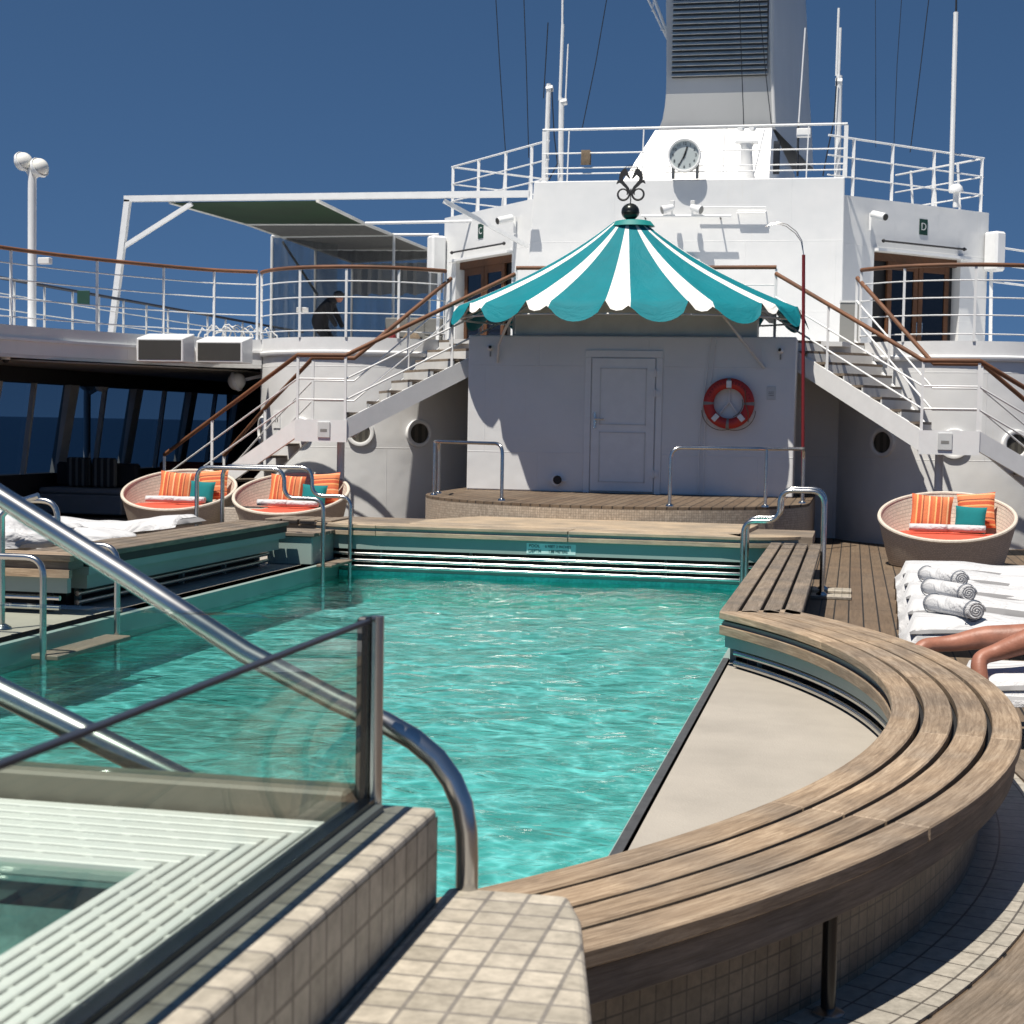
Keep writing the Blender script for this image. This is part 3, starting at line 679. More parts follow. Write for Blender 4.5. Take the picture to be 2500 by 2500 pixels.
hut = T('white_hut', 'white flat fronted hut with a closed door under the striped canopy', 'hut', (-3.1, 22.3, .67))
MB().box(-5.40, -.80, 22.2, 22.85, .67, 2.87).build('wall', 'white', hut, bevel=.02, seg=2)
MB().box(-4.9, -1.2, 22.85, 24.2, .67, 2.86).build('rear_wall', 'white', hut)
MB().box(-4.75, -1.35, 22.32, 22.84, 2.871, 3.45).build('upper_wall', 'dimwhite', hut)
door = P(1445, 870, y=22.2); door2 = P(1604, 1205, y=22.2)
dx0, dx1, dz0, dz1 = door.x, P(1600, 872, y=22.2).x+.02, .70, 2.57
d = MB(); d.box(dx0-.09, dx1+.09, 22.175, 22.2, dz1, dz1+.10); d.box(dx0-.09, dx0, 22.175, 22.2, .67, dz1); d.box(dx1, dx1+.09, 22.175, 22.2, .67, dz1)
dr = d.build('door_frame', 'trim', hut, bevel=.006)
dd = MB(); dd.box(dx0+.012, dx1-.012, 22.165, 22.198, dz0, dz1-.01); dob = dd.build('door', 'trim', hut, bevel=.006)
for z0, z1 in ((dz0+.13, dz0+.83), (dz0+.93, dz1-.15)):
    f = MB(); x0, x1 = dx0+.13, dx1-.13
    for a in ((x0, x1, z0, z0+.012), (x0, x1, z1-.012, z1), (x0, x0+.012, z0, z1), (x1-.012, x1, z0, z1)): f.box(a[0], a[1], 22.155, 22.165, a[2], a[3])
    f.build('panel_moulding', 'dimwhite', dob)
h = MB(); h.box(dx0+.05, dx0+.08, 22.15, 22.165, 1.58, 1.80); h.tube([(dx0+.065, 22.15, 1.71), (dx0+.065, 22.11, 1.71), (dx0+.20, 22.11, 1.71)], .011, 8); h.build('handle', 'steel', dob)
for z in (2.30, 2.02, .90):
    hh = MB(); hh.tube([(dx1-.01, 22.15, z), (dx1-.01, 22.15, z+.11)], .016, 8); hh.box(dx1-.08, dx1+.06, 22.155, 22.164, z+.02, z+.09); hh.build('hinge', 'trim', dob)
# pipe runs up the wall right of the door
for dx_ in (.0, .07):
    tag(MB().tube([(-2.09+dx_, 22.175, .7), (-2.09+dx_, 22.175, 1.6), (-2.02+dx_, 22.175, 2.2), (-1.96+dx_, 22.175, 2.86)], .008, 8).build('wall_conduit', 'trim', smooth=True), 'thin white conduit climbing the hut wall, %s of the pair beside the door' % ('left one' if dx_ == 0 else 'right one'), 'conduit')
# canopy
cv = T('striped_canopy', 'teal and white striped scalloped canopy topped by a ball and two seahorses', 'canopy', (-3.03, 22.4, 2.9))
def canopy():
    m, n, b, l = nodes('canopy_stripe')
    uvn = N(n, 'ShaderNodeTexCoord'); sp = N(n, 'ShaderNodeSeparateXYZ'); l.new(uvn.outputs['UV'], sp.inputs[0])
    fr = N(n, 'ShaderNodeMath', operation='FRACT'); l.new(sp.outputs['X'], fr.inputs[0])
    gt_ = N(n, 'ShaderNodeMath', operation='LESS_THAN'); gt_.inputs[1].default_value = .31; l.new(fr.outputs[0], gt_.inputs[0])
    t_ = N(n, 'ShaderNodeTexNoise', i_Scale=2.5, i_Detail=6.0); l.new(coords(n, l), t_.inputs[0])
    va = ramp(n, l, t_.outputs[0], [(.3, (.9, .9, .9)), (.7, (1.06, 1.06, 1.06))])
    x = mixc(n, l, (.001, .165, .20), (.78, .76, .73), gt_.outputs[0])
    l.new(mixc(n, l, x, va, 1.0, 'MULTIPLY'), b.inputs['Base Color']); b.inputs['Roughness'].default_value = .7; b.inputs['Specular IOR Level'].default_value = .25
    t2 = N(n, 'ShaderNodeTexNoise', i_Scale=1.0, i_Detail=5.0, i_Roughness=.6, i_Distortion=.6); l.new(coords(n, l, 'UV', scale=(3.0, 7.0, 1)), t2.inputs[0]); bump(n, l, b, t2.outputs[0], .5, .05)
    return m
M['canopy'] = canopy()
NS = 14; rx, ry = 2.40, 1.40; ccx, ccy = -3.19, 22.5; zr, HH = 3.28, 1.20; cc = MB(); per = 14; na = NS*per; wf = .31
def cpt(a, r, z):
    e = .85; sn, cs = math.sin(a), math.cos(a); dm = (abs(sn)**(2/e)+abs(cs)**(2/e))**(-e/2) if r > .2 else 1
    dm = 1+(dm-1)*min(1, max(0, (r-.2)/.5)); return (ccx+rx*r*sn*dm, ccy-ry*r*cs*dm, z)
prof = [(.09+.91*i/16) for i in range(17)]
rings = []; uvr = []
a_off = -wf/2*2*math.pi/NS+R(2)
for i, r in enumerate(prof):
    row = []
    for k in range(na+1):
        s = k/per; a = a_off+2*math.pi*s/NS
        fr_ = s % 1.0
        seg = fr_/wf if fr_ < wf else (fr_-wf)/(1-wf)
        sag = (math.sin(math.pi*seg))*(.05 if fr_ >= wf else .018)*(r**1.5)
        q = (1-r)/.91
        z = zr+HH*(.72*q+.28*q**2.4)-sag
        row.append(cpt(a, r, z))
    rings.append(row)
# scallops
for j in range(1, 6):
    row = []
    for k in range(na+1):
        s = k/per; a = a_off+2*math.pi*s/NS; fr_ = s % 1.0
        white = fr_ < wf-1e-6 and True
        seg = fr_/wf if white else (fr_-wf)/(1-wf)
        seg = min(max(seg, 0), 1); D = .125 if white else .24
        drop = D*math.sqrt(max(0, 1-(2*seg-1)**2))
        base = rings[16][k]; t_ = j/5
        row.append((base[0]+math.sin(a)*(.04+drop*.42)*t_, base[1]-math.cos(a)*(.04+drop*.42)*t_, base[2]-drop*t_-.004*t_))
    rings.append(row)
vs = [p for row in rings for p in row]; nn = na+1
fs = []; us = []
for i in range(len(rings)-1):
    for k in range(na):
        fs.append((i*nn+k, i*nn+k+1, (i+1)*nn+k+1, (i+1)*nn+k)); us.append([(k/per+1e-4, i/20), ((k+1)/per-1e-4, i/20), ((k+1)/per-1e-4, (i+1)/20), (k/per+1e-4, (i+1)/20)])
cc.add(vs, fs, us); cl = cc.build('canopy_cloth', 'canopy', cv, smooth=True, recalc=False, auto=False)
ct = 4.46; cx_, cy_ = P(1545, 555, y=22.5).x, 22.5
MB().lathe([(.27, 0), (.31, .0), (.25, .07), (.18, .085), (.02, .09)], (cx_, cy_, ct-.04), 32, 1.0, .8).build('cap', 'capteal', cv, smooth=True)
bz = P(1539, 517, y=22.5).z; jz = P(1541, 466, y=22.5).z; cx_ = P(1539, 517, y=22.5).x
MB().lathe([(.06, 0), (.03, .04), (.016, .07), (.016, .14)], (cx_, cy_, ct+.04), 16).build('finial_neck', 'ball', cv, smooth=True)
bl = MB(); bl.sphere((cx_, cy_, bz), .128, 28, (1, 1, .93)); bl.lathe([(.129, -.004), (.132, 0), (.129, .004)], (cx_, cy_, bz-.01), 28, cap=False)
blo = bl.build('ball', 'ball', cv, smooth=True)
# seahorse ornament
def seahorse(s):
    # outline traced in the plane of the ornament, units metres, origin at the joint
    body = [(.0, .0), (.012, .03), (.035, .075), (.065, .11), (.095, .145), (.11, .165), (.115, .19), (.108, .215), (.09, .225), (.078, .24), (.062, .225), (.045, .205), (.02, .185), (.008, .19), (.018, .215), (.035, .25), (.05, .285), (.058, .315), (.075, .33), (.085, .355), (.098, .33), (.118, .322), (.13, .30), (.148, .29), (.152, .265), (.166, .25), (.163, .225), (.172, .205), (.165, .185), (.17, .165), (.185, .175), (.195, .15), (.205, .115), (.185, .125), (.165, .135), (.145, .125), (.11, .09), (.075, .06), (.045, .02), (.035, -.02), (.02, -.05), (.005, -.03)]
    return [(x*s, z) for x, z in body]
orn = MB()
oz = jz-.02
for s in (-1, 1):
    b = [(cx_+x*1.0, oz+z*1.0) for x, z in seahorse(s)]
    orn.prism(b, cy_-.012, cy_+.012, 'y')
    pts = []
    for i in range(40):
        a = i/39; th = R(20-a*400)*1.0; rr = .092*(1-.5*a**1.8)
        cxx = cx_+s*(.112-.015*a); czz = oz-.02
        pts.append((cxx-s*rr*math.cos(th)*1.0, cy_, czz+rr*math.sin(th)*1.0))
    orn.tube(pts, [.016-.011*abs(i/39-.3) for i in range(40)], 8)
orn.tube([(cx_, cy_, bz+.1), (cx_, cy_, oz+.05)], .008, 8)
for i in range(7):
    a = R(60+10*i); orn.tube([(cx_+.09*math.cos(a), cy_, oz+.26+.05*math.sin(a)), (cx_+.15*math.cos(a), cy_, oz+.22+.17*math.sin(a))], .004, 5)
orn.tube([(cx_+.085*math.cos(R(a)), cy_, oz+.22+.085*math.sin(R(a))) for a in range(50, 131, 10)], .005, 5)
orn.build('seahorse_ornament', 'iron', cv)
for pts in ([P(1262, 752, y=21.5), P(1235, 800, y=21.8), P(1218, 840, y=22.05), P(1214, 884, y=22.19)], [P(1752, 752, y=21.5), P(1800, 815, y=21.8), P(1866, 898, y=22.19)]):
    MB().tube(pts, .02, 8).build('strut', 'dimwhite', cv, smooth=True)
rg = MB(); rg.tube([cpt(2*math.pi*i/48, .985, 3.10) for i in range(48)], .015, 6, closed=True)
for i in range(8): a = 2*math.pi*i/8+.2; rg.tube([cpt(a, .1, 4.30), cpt(a, .5, 3.68), cpt(a, .98, 3.10)], .014, 6)
rg.build('inner_frame', 'dimwhite', cv)
# life ring
lr = T('life_ring', 'red life ring with white straps hung on the hut wall right of the door', 'life ring', (-1.69, 22.1, 1.95))
rc = Vector((-1.69, 22.09, 1.95))
def ringpt(a, r): return (rc.x+r*math.cos(a), rc.y, rc.z+r*math.sin(a))
ro = MB(); n1, n2 = 48, 14
vs = []
for i in range(n1):
    a = 2*math.pi*i/n1
    for j in range(n2):
        b = 2*math.pi*j/n2; r = .277+.072*math.cos(b); vs.append((rc.x+r*math.cos(a), rc.y+.05*math.sin(b), rc.z+r*math.sin(a)))
ro.add(vs, [(i*n2+j, ((i+1) % n1)*n2+j, ((i+1) % n1)*n2+(j+1) % n2, i*n2+(j+1) % n2) for i in range(n1) for j in range(n2)])
ro.build('ring', 'red', lr, smooth=True, auto=False)
def band(a0, a1, mat, nm, k=1.04):
    q = MB(); vs = []; st_ = 5
    for i in range(st_+1):
        a = R(a0+(a1-a0)*i/st_)
        for j in range(n2):
            b = 2*math.pi*j/n2; r = .277+.072*k*math.cos(b); vs.append((rc.x+r*math.cos(a), rc.y+.05*k*math.sin(b), rc.z+r*math.sin(a)))
    q.add(vs, [(i*n2+j, (i+1)*n2+j, (i+1)*n2+(j+1) % n2, i*n2+(j+1) % n2) for i in range(st_) for j in range(n2)])
    q.build(nm, mat, lr, smooth=True, auto=False)
for a in (0, 90, 180, 268): band(a-4, a+4, 'grey', 'reflective_band', 1.03)
for a in (90, 228, 312): 
    q = MB(); c = ringpt(R(a), .262); q.box(-.035, .035, -.012, .012, -.05, .05)
    q.xform(Matrix.Translation((c[0], c[1]-.062, c[2])) @ Matrix.Rotation(-R(a-90), 4, 'Y')); q.build('strap', 'trim', lr, bevel=.005)
rp = MB(); rp.tube([ringpt(R(a), .355+.05*abs(math.sin(R(a*2)))) for a in range(195, 350, 6)], .006, 6); rp.tube([(rc.x+.22, rc.y-.06, rc.z+.2), (rc.x+.23, rc.y-.07, rc.z), (rc.x+.27, rc.y-.06, rc.z-.12), (rc.x+.27, rc.y, rc.z-.25)], .006, 6)
rp.tube([ringpt(R(a), .19) for a in range(-70, 20, 8)], .006, 6); rp.build('rope', 'brownrope', lr)
bk = MB(); bk.tube([(rc.x, rc.y+.09, rc.z+.2), (rc.x, rc.y+.08, rc.z+.03), (rc.x-.13, rc.y+.08, rc.z-.14)], .015, 6); bk.tube([(rc.x, rc.y+.08, rc.z+.03), (rc.x+.13, rc.y+.08, rc.z-.14)], .015, 6); bk.build('bracket', 'trim', lr)
for word, a0, step in (('CRYSTAL', 158, -9.2), ('SERENITY', 80, -9.2)):
    for i, ch in enumerate(word):
        a = R(a0+step*i); p = ringpt(a, .285)
        text('lettering', ch, .052, 'sofared', Matrix.Translation((p[0], p[1]-.051, p[2])) @ Matrix.Rotation(-(a-R(90)), 4, 'Y') @ FACE, lr)
# notices, cameras, wall light on the hut
def plate(name, label, cat, u, v, wu, hv, y, mat='sign', lines=3, parent=None):
    a = P(u-wu/2, v-hv/2, y=y); b = P(u+wu/2, v+hv/2, y=y); t = T(name, label, cat, ((a.x+b.x)/2, y, (a.z+b.z)/2))
    MB().box(a.x, b.x, y-.012, y, b.z, a.z).build('plate', mat, t, bevel=.003)
    h_ = a.z-b.z
    for i in range(lines): MB().box(a.x+(b.x-a.x)*.2, b.x-(b.x-a.x)*.2, y-.0135, y-.0122, b.z+h_*(.3+.13*i), b.z+h_*(.3+.13*i)+h_*.05).build('text_line', 'grey', t)
    return t
plate('notice', 'small white notice on the hut wall right of the life ring', 'notice', 1883, 960, 21, 33, 22.2)
def cctv(name, label, u, v, y, flip=1):
    p = P(u, v, y=y); t = T(name, label, 'camera', (p.x, y, p.z))
    q = MB(); q.sphere((p.x, y-.06, p.z+.02), .04, 14); q.tube([(p.x, y, p.z+.0), (p.x, y-.07, p.z+.0)], .022, 10); q.build('housing', 'trim', t, smooth=True)
    MB().sphere((p.x+.008*flip, y-.085, p.z+.028), .024, 12).build('lens', 'black', t, smooth=True)
    MB().tube([(p.x, y-.02, p.z-.03), (p.x, y-.02, p.z-.10)], .010, 8).build('stem', 'grey', t)
cctv('security_camera', 'small white dome camera on the upper left of the hut wall', 1198, 853, 22.2); cctv('security_camera', 'small white dome camera on the upper right of the hut wall', 1906, 860, 22.2, -1)
p = P(1360, 1172, y=22.2); t = T('round_bulkhead_light', 'round black faced light low on the hut wall left of the door', 'light', (p.x, 22.2, p.z))
MB().tube([(p.x, 22.2, p.z), (p.x, 22.12, p.z)], .075, 20).build('housing', 'trim', t, smooth=True); MB().tube([(p.x+.02, 22.12, p.z+.005), (p.x+.02, 22.112, p.z+.005)], .062, 20).build('lens', 'black', t)
MB().box(p.x-.11, p.x+.13, 22.17, 22.2, p.z-.02, p.z+.0).build('bracket', 'trim', t)
# red pole
a = P(1960, 1217, y=21.4); b = P(1962, 622, y=21.4); t = T('rescue_hook_pole', 'thin dark red pole ending in a curved steel hook right of the canopy', 'pole', a)
MB().tube([(a.x, a.y, .67), b], .023, 10).build('pole', 'darkred', t, smooth=True)
pts = [P(u, v, y=21.4) for u, v in ((1962, 622), (1956, 590), (1942, 570), (1920, 553), (1900, 546), (1880, 549), (1868, 554))]
pt2 = [P(u, v, y=21.4) for u, v in ((1962, 622), (1958, 588), (1944, 565), (1922, 548), (1902, 543), (1882, 546), (1868, 554))]
q = MB(); q.tube(pts, .006, 6); q.tube(pt2, .006, 6); q.build('hook', 'steel', t, smooth=True)

# ================================================================== MAIN BULKHEAD, DRUM WALLS
DR = 1.8
bulk = T('main_bulkhead', 'white bulkhead behind the hut joining the two rounded walls', 'wall', (-3.05, 24.5, 0))
MB().box(-6.35, .25, 24.3, 24.6, 0, 2.80).build('wall', 'white', bulk)
MB().box(-6.9, .8, 24.6, 40, 0, 2.80).build('rear_wall', 'white', bulk)
struct(MB().prism([(-5.9, 23.2), (-.2, 23.2), (.3, 24.4), (3.3, 24.9), (7.4, 24.9), (7.4, 40), (-9.15, 40), (-9.15, 24.9), (-6.4, 24.4)], 2.80, 2.866).build('upper_deck', 'white'))
def drum(s):
    cx = -7.6 if s < 0 else 1.5; cy = 24.8; side = 'left' if s < 0 else 'right'
    t = T('rounded_deckhouse', 'white rounded wall with round portholes behind the %s staircase' % side, 'deckhouse', (cx, cy, 0))
    MB().lathe([(DR, 0), (DR, 2.80)], (cx, cy, 0), 96).build('wall', 'white', t, smooth=True)
    MB().lathe([(DR+.035, 2.60), (DR+.05, 2.62), (DR+.05, 2.66), (DR+.02, 2.68), (DR+.02, 2.875), (DR-.3, 2.88)], (cx, cy, 0), 96, cap=False).build('deck_lip', 'trim', t, smooth=True)
    MB().lathe([(.001, 2.80), (DR, 2.80), (DR, 2.87), (.001, 2.87)], (cx, cy, 0), 96, cap=False).build('roof_deck', 'dimwhite', t)
    for u in ((640, 735, 880, 1023) if s < 0 else (2155, 2330, 2480)):
        best = None
        for k in range(720):
            a = R(180+k*.25); p = (cx+DR*math.cos(a), cy+DR*math.sin(a), 1.45)
            e = abs(U(p)[0]-u)
            if best is None or e < best[0]:
                # keep the side facing the camera
                if (Vector(p).xy.dot(Vector((math.cos(a), math.sin(a)))) < 0): best = (e, a, p)
        a, p = best[1], best[2]; mt = Matrix.Translation((cx, cy, 1.45)) @ Matrix.Rotation(a, 4, 'Z') @ Matrix.Translation((DR-.012, 0, 0)) @ Matrix.Rotation(R(90), 4, 'Y')
        ph = MB().lathe([(.150, .02), (.152, .045), (.175, .055), (.205, .05), (.215, .02), (.215, -.01)], n=40, cap=False).xform(mt).build('porthole', 'trim', t, smooth=True)
        MB().lathe([(.001, .021), (.151, .021)], n=32, cap=False).xform(mt).build('pane', 'curtain', ph)
        ph.children[0].location = (0, 0, 0)
    return t
DL = drum(-1); DRt = drum(1)

p = (-7.6+1.8*math.cos(R(232)), 24.8+1.8*math.sin(R(232)), 1.62)
t = T('number_plate', 'white plate with two dark bars on the left rounded wall between portholes', 'plate', p)
m_ = Matrix.Translation(p) @ Matrix.Rotation(R(232+90), 4, 'Z')
MB().box(-.10, .10, -.012, .02, -.13, .13).xform(m_).build('plate', 'trim', t)
for dx in (-.03, .03): MB().box(dx-.010, dx+.010, -.014, -.0125, -.04, .06).xform(m_).build('bar', 'iron', t)

# ================================================================== RAILS
def fence(name, label, pts, top, mids, posts, group='white deck railings with varnished tops', wood='rail', cat='railing', pr=.017, pm='trim', flare=None, base=2.87, rt=.03):
    """pts: 3D points of the deck line. posts: indices"""
    t = T(name, label, cat, pts[0], group)
    MB().tube([(p[0], p[1], p[2]+top) for p in pts], rt, 10).build('handrail', wood, t, smooth=True)
    for h_ in mids: MB().tube([(p[0], p[1], p[2]+h_) for p in pts], .0095, 8).build('wire_rail', pm, t, smooth=True)
    for i in posts:
        p = Vector(pts[i]); MB().beam(p, p+Vector((0, 0, top-.02)), .035, .02).build('post', pm, t)
    return t
def lin(a, b, n): a = Vector(a); b = Vector(b); return [tuple(a+(b-a)*i/n) for i in range(n+1)]
Zd = 2.87
def drum_rail(s):
    cx = -7.6 if s < 0 else 1.5
    a0, a1 = (212, 323) if s < 0 else (217, 328)
    pts = [(cx+1.83*math.cos(R(a0+(a1-a0)*i/36)), 24.8+1.83*math.sin(R(a0+(a1-a0)*i/36)), Zd) for i in range(37)]
    return fence('balcony_railing', 'curved white railing with brown top on the %s rounded wall' % ('left' if s < 0 else 'right'), pts, 1.05, (.10, .36, .60, .84), (0, 12, 20, 28, 36) if s < 0 else (0, 8, 18, 28, 36))
drum_rail(-1); drum_rail(1)
fence('deck_railing', 'straight white railing with brown top half hidden behind the canopy', lin((-4.95, 23.25, Zd), (-1.15, 23.25, Zd), 8), 1.05, (.45, .8), (0, 2, 4, 6, 8))
# left side deck
edge = [(-13.6, 17.0), (-12.2, 17.9), (-11.75, 19.5), (-11.35, 20.9), (-10.9, 21.9), (-10.3, 22.9), (-9.75, 23.55), (-9.15, 23.85)]
def dens(pp, n=4):
    out = []
    for i in range(len(pp)-1):
        p0 = Vector(pp[max(i-1, 0)]); p1 = Vector(pp[i]); p2 = Vector(pp[i+1]); p3 = Vector(pp[min(i+2, len(pp)-1)])
        for k in range(n):
            t_ = k/n; out.append(tuple(.5*((2*p1)+(p2-p0)*t_+(2*p0-5*p1+4*p2-p3)*t_*t_+(3*p1-p0-3*p2+p3)*t_**3)))
    return out+[tuple(pp[-1])]
ed = dens(edge[1:], 6)
sd = T('side_deck', 'raised white side deck with a curved fascia over the shaded lounge', 'deck', (-11, 22, 2.4))
poly = [(-13.55, ed[0][1])]+ed+[(-9.2, 34), (-13.55, 34)]
MB().prism(poly, 2.47, 2.87).build('deck_slab', 'white', sd)
MB().sweep(ed, [(-.03, 2.66), (0, 2.66), (0, 2.70), (-.03, 2.70)]).build('fascia_moulding', 'trim', sd)
MB().sweep(ed, [(.0, 2.42), (.25, 2.42), (.25, 2.468), (.0, 2.468)]).build('fascia_return', 'dimwhite', sd)
fence('deck_railing', 'curved white railing with brown top along the left side deck', [(p[0]-.08, p[1], Zd) for p in ed], 1.06, (.12, .38, .64, .86), (4, 10, 18, 24, 30, 36))
# bulwark rail outboard (dark)
fence('outer_railing', 'dark topped outer railing with leaning white posts on the far left side', lin((-13.5, 16, 2.87), (-13.5, 38, 2.87), 22), .95, (.2, .45, .7), range(2, 22, 1), None, 'darkrail', 'railing', pm='dimwhite', rt=.028)
# ceiling and shaded lounge
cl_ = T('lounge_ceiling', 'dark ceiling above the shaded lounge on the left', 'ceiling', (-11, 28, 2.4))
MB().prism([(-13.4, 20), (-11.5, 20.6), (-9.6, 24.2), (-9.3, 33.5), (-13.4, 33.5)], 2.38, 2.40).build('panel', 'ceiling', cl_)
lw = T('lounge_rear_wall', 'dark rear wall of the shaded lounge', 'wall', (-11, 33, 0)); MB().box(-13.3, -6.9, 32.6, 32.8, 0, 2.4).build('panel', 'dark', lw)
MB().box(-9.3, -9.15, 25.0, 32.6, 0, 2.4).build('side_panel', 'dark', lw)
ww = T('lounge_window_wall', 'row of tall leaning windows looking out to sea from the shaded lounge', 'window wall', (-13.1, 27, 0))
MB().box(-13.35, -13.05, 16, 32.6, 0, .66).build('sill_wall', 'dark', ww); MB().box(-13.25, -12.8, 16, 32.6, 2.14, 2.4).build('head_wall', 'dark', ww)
bay = [17.3, 19.8, 22.3, 24.8, 27.3, 29.8, 32.3]
def lean(y0, y1, x0, x1, th): return [(x0, y0, .66), (x0, y1, .66), (x1, y1, 2.14), (x1, y0, 2.14)]
for i, y in enumerate(bay):
    q = MB(); q.add([(-13.15, y-.02, .66), (-13.15, y+.27, .66), (-12.88, y+.27, 2.14), (-12.88, y-.02, 2.14), (-13.28, y-.02, .66), (-13.28, y+.27, .66), (-13.03, y+.27, 2.14), (-13.03, y-.02, 2.14)],
                  [(0, 1, 2, 3), (7, 6, 5, 4), (0, 4, 5, 1), (1, 5, 6, 2), (2, 6, 7, 3), (3, 7, 4, 0)]); q.build('pillar', 'tentwhite', ww)
for i in range(len(bay)-1):
    y0, y1 = bay[i]+.27, bay[i+1]-.02; ym = (y0+y1)/2
    for a, b in ((y0, ym-.03), (ym+.03, y1)):
        MB().add([(-13.2, a, .66), (-13.2, b, .66), (-13.0, b, 2.14), (-13.0, a, 2.14)], [(0, 1, 2, 3)]).build('window_pane', 'winglass', ww)
    q = MB(); q.add([(-13.12, ym-.03, .66), (-13.12, ym+.03, .66), (-12.92, ym+.03, 2.14), (-12.92, ym-.03, 2.14), (-13.2, ym-.03, .66), (-13.2, ym+.03, .66), (-13.0, ym+.03, 2.14), (-13.0, ym-.03, 2.14)],
                      [(0, 1, 2, 3), (7, 6, 5, 4), (0, 4, 5, 1), (1, 5, 6, 2), (2, 6, 7, 3), (3, 7, 4, 0)]); q.build('mullion', 'tentwhite', ww)
# lounge furniture
def sofa(label, x, y, w_, red=False):
    t = T('lounge_sofa', label, 'sofa', (x, y, 0), 'sofas in the shaded lounge')
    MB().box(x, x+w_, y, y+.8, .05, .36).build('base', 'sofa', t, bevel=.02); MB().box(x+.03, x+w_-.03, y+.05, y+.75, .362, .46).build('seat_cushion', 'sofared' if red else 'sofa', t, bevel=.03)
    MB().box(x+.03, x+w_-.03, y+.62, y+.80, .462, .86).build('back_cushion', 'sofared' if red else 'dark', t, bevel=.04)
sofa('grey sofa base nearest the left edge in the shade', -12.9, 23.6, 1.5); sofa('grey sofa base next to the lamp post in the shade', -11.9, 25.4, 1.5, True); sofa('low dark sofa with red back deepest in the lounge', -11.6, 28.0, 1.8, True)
for i, x in enumerate((-12.55, -12.1)):
    tag(MB().box(x, x+.4, 23.95, 24.1, .47, .95).build('striped_pillow', 'sofastripe', bevel=.04, seg=2), ('left' if i == 0 else 'right')+'most dark striped pillow on the sofa in the lounge shade', 'pillow')
# lamps
def twin_lamp(label, x, y, z0, z1, r=.17, offs=((-.14, -.05), (.16, .05)), mat='globe'):
    t = T('twin_globe_lamp', label, 'lamp post', (x, y, z0))
    MB().tube([(x, y, z0), (x, y, z1-.05)], .062, 16).build('post', 'trim', t, smooth=True)
    for i, (dx, dz) in enumerate(offs):
        g_ = MB().sphere((x+dx, y-.02, z1+dz), r, 24).build('globe', mat, t, smooth=True)
        q = MB().lathe([(r+.012, -.025), (r+.018, -.02), (r+.018, .02), (r+.012, .025)], n=28, cap=False).xform(Matrix.Translation((x+dx, y-.02, z1+dz)) @ Matrix.Rotation(R(62), 4, 'Y') @ Matrix.Rotation(R(15), 4, 'X')); q.build('band', 'trim', t, smooth=True)
        MB().tube([(x, y, z1-.2), (x+dx*.6, y, z1+dz-.1)], .04, 10).build('arm', 'trim', t, smooth=True)
p = P(78, 790, y=21.6)
twin_lamp('white lamp post with two globes against the sky at upper left', p.x, 21.6, 2.87, P(78, 400, y=21.6).z, .135, ((-.13, .03), (.125, -.06)))
p = P(213, 935, y=26.0)
twin_lamp('lamp post with two globes standing in the dark lounge', p.x, 26.0, 0, p.z, .14, ((.0, -.0), (.27, -.01)))
p = P(578, 931, y=24.3); t = T('globe_wall_lamp', 'single round white lamp at the corner where the lounge meets the rounded wall', 'wall lamp', p)
MB().sphere(p, .145, 24).build('globe', 'globe', t, smooth=True); MB().lathe([(.155, -.03), (.165, -.02), (.165, .02), (.155, .03)], n=28, cap=False).xform(Matrix.Translation(p) @ Matrix.Rotation(R(70), 4, 'Y')).build('band', 'trim', t, smooth=True)
MB().beam((p.x, p.y, p.z), (p.x+.3, p.y+.3, p.z+.1), .05).build('arm', 'trim', t)
# floodlight boxes on fascia
def floodbox(label, u0, u1, v0, vm, v1, y):
    a = P(u0, vm, y=y); b = P(u1, v1, y=y); t = T('white_equipment_box', label, 'speaker', ((a.x+b.x)/2, y, b.z), 'white boxes with dark screens')
    zt = P(u0, v0+6, y=y+.4).z
    q = MB(); q.prism([(y, b.z), (y, a.z), (y+.42, zt+.0), (y+.42, b.z)], a.x, b.x, 'x'); q.build('housing', 'trim', t, bevel=.012)
    MB().box(a.x+.035, b.x-.035, y-.006, y+.002, b.z+.035, a.z-.03).build('screen', 'screen', t)
    MB().tube([(a.x-.02, y+.2, a.z-.05), (a.x-.06, y+.15, a.z-.12), (a.x-.03, y+.12, a.z-.25)], .012, 6).build('cable', 'trim', t)
floodbox('white box with dark screen on the left fascia, the farther left one', 333, 447, 808, 825, 884, 22.2); floodbox('white box with dark screen on the left fascia, beside the rounded wall', 478, 592, 815, 832, 886, 22.9)
p = P(14, 878, y=20.5); t = T('dome_camera', 'small dark dome camera under the left fascia', 'camera', p)
MB().sphere(p, .05, 14).build('dome', 'black', t, smooth=True); MB().lathe([(.065, 0), (.06, .07), (.05, .08)], (p.x, p.y, p.z), 16).build('housing', 'trim', t)
p = P(110, 637, y=20.8); tag(MB().box(p.x-.09, p.x+.09, 20.75, 20.85, p.z-.045, p.z+.045).build('wall_box', 'trim', bevel=.008), 'small white box fixed to the lamp post below the rail', 'box')
p = P(203, 727, y=24.5); tag(MB().box(p.x-.11, p.x+.11, 24.5, 24.52, p.z-.12, p.z+.12).build('deck_notice', 'greensign', bevel=.004), 'small grey green notice hanging on the outer left railing', 'notice')

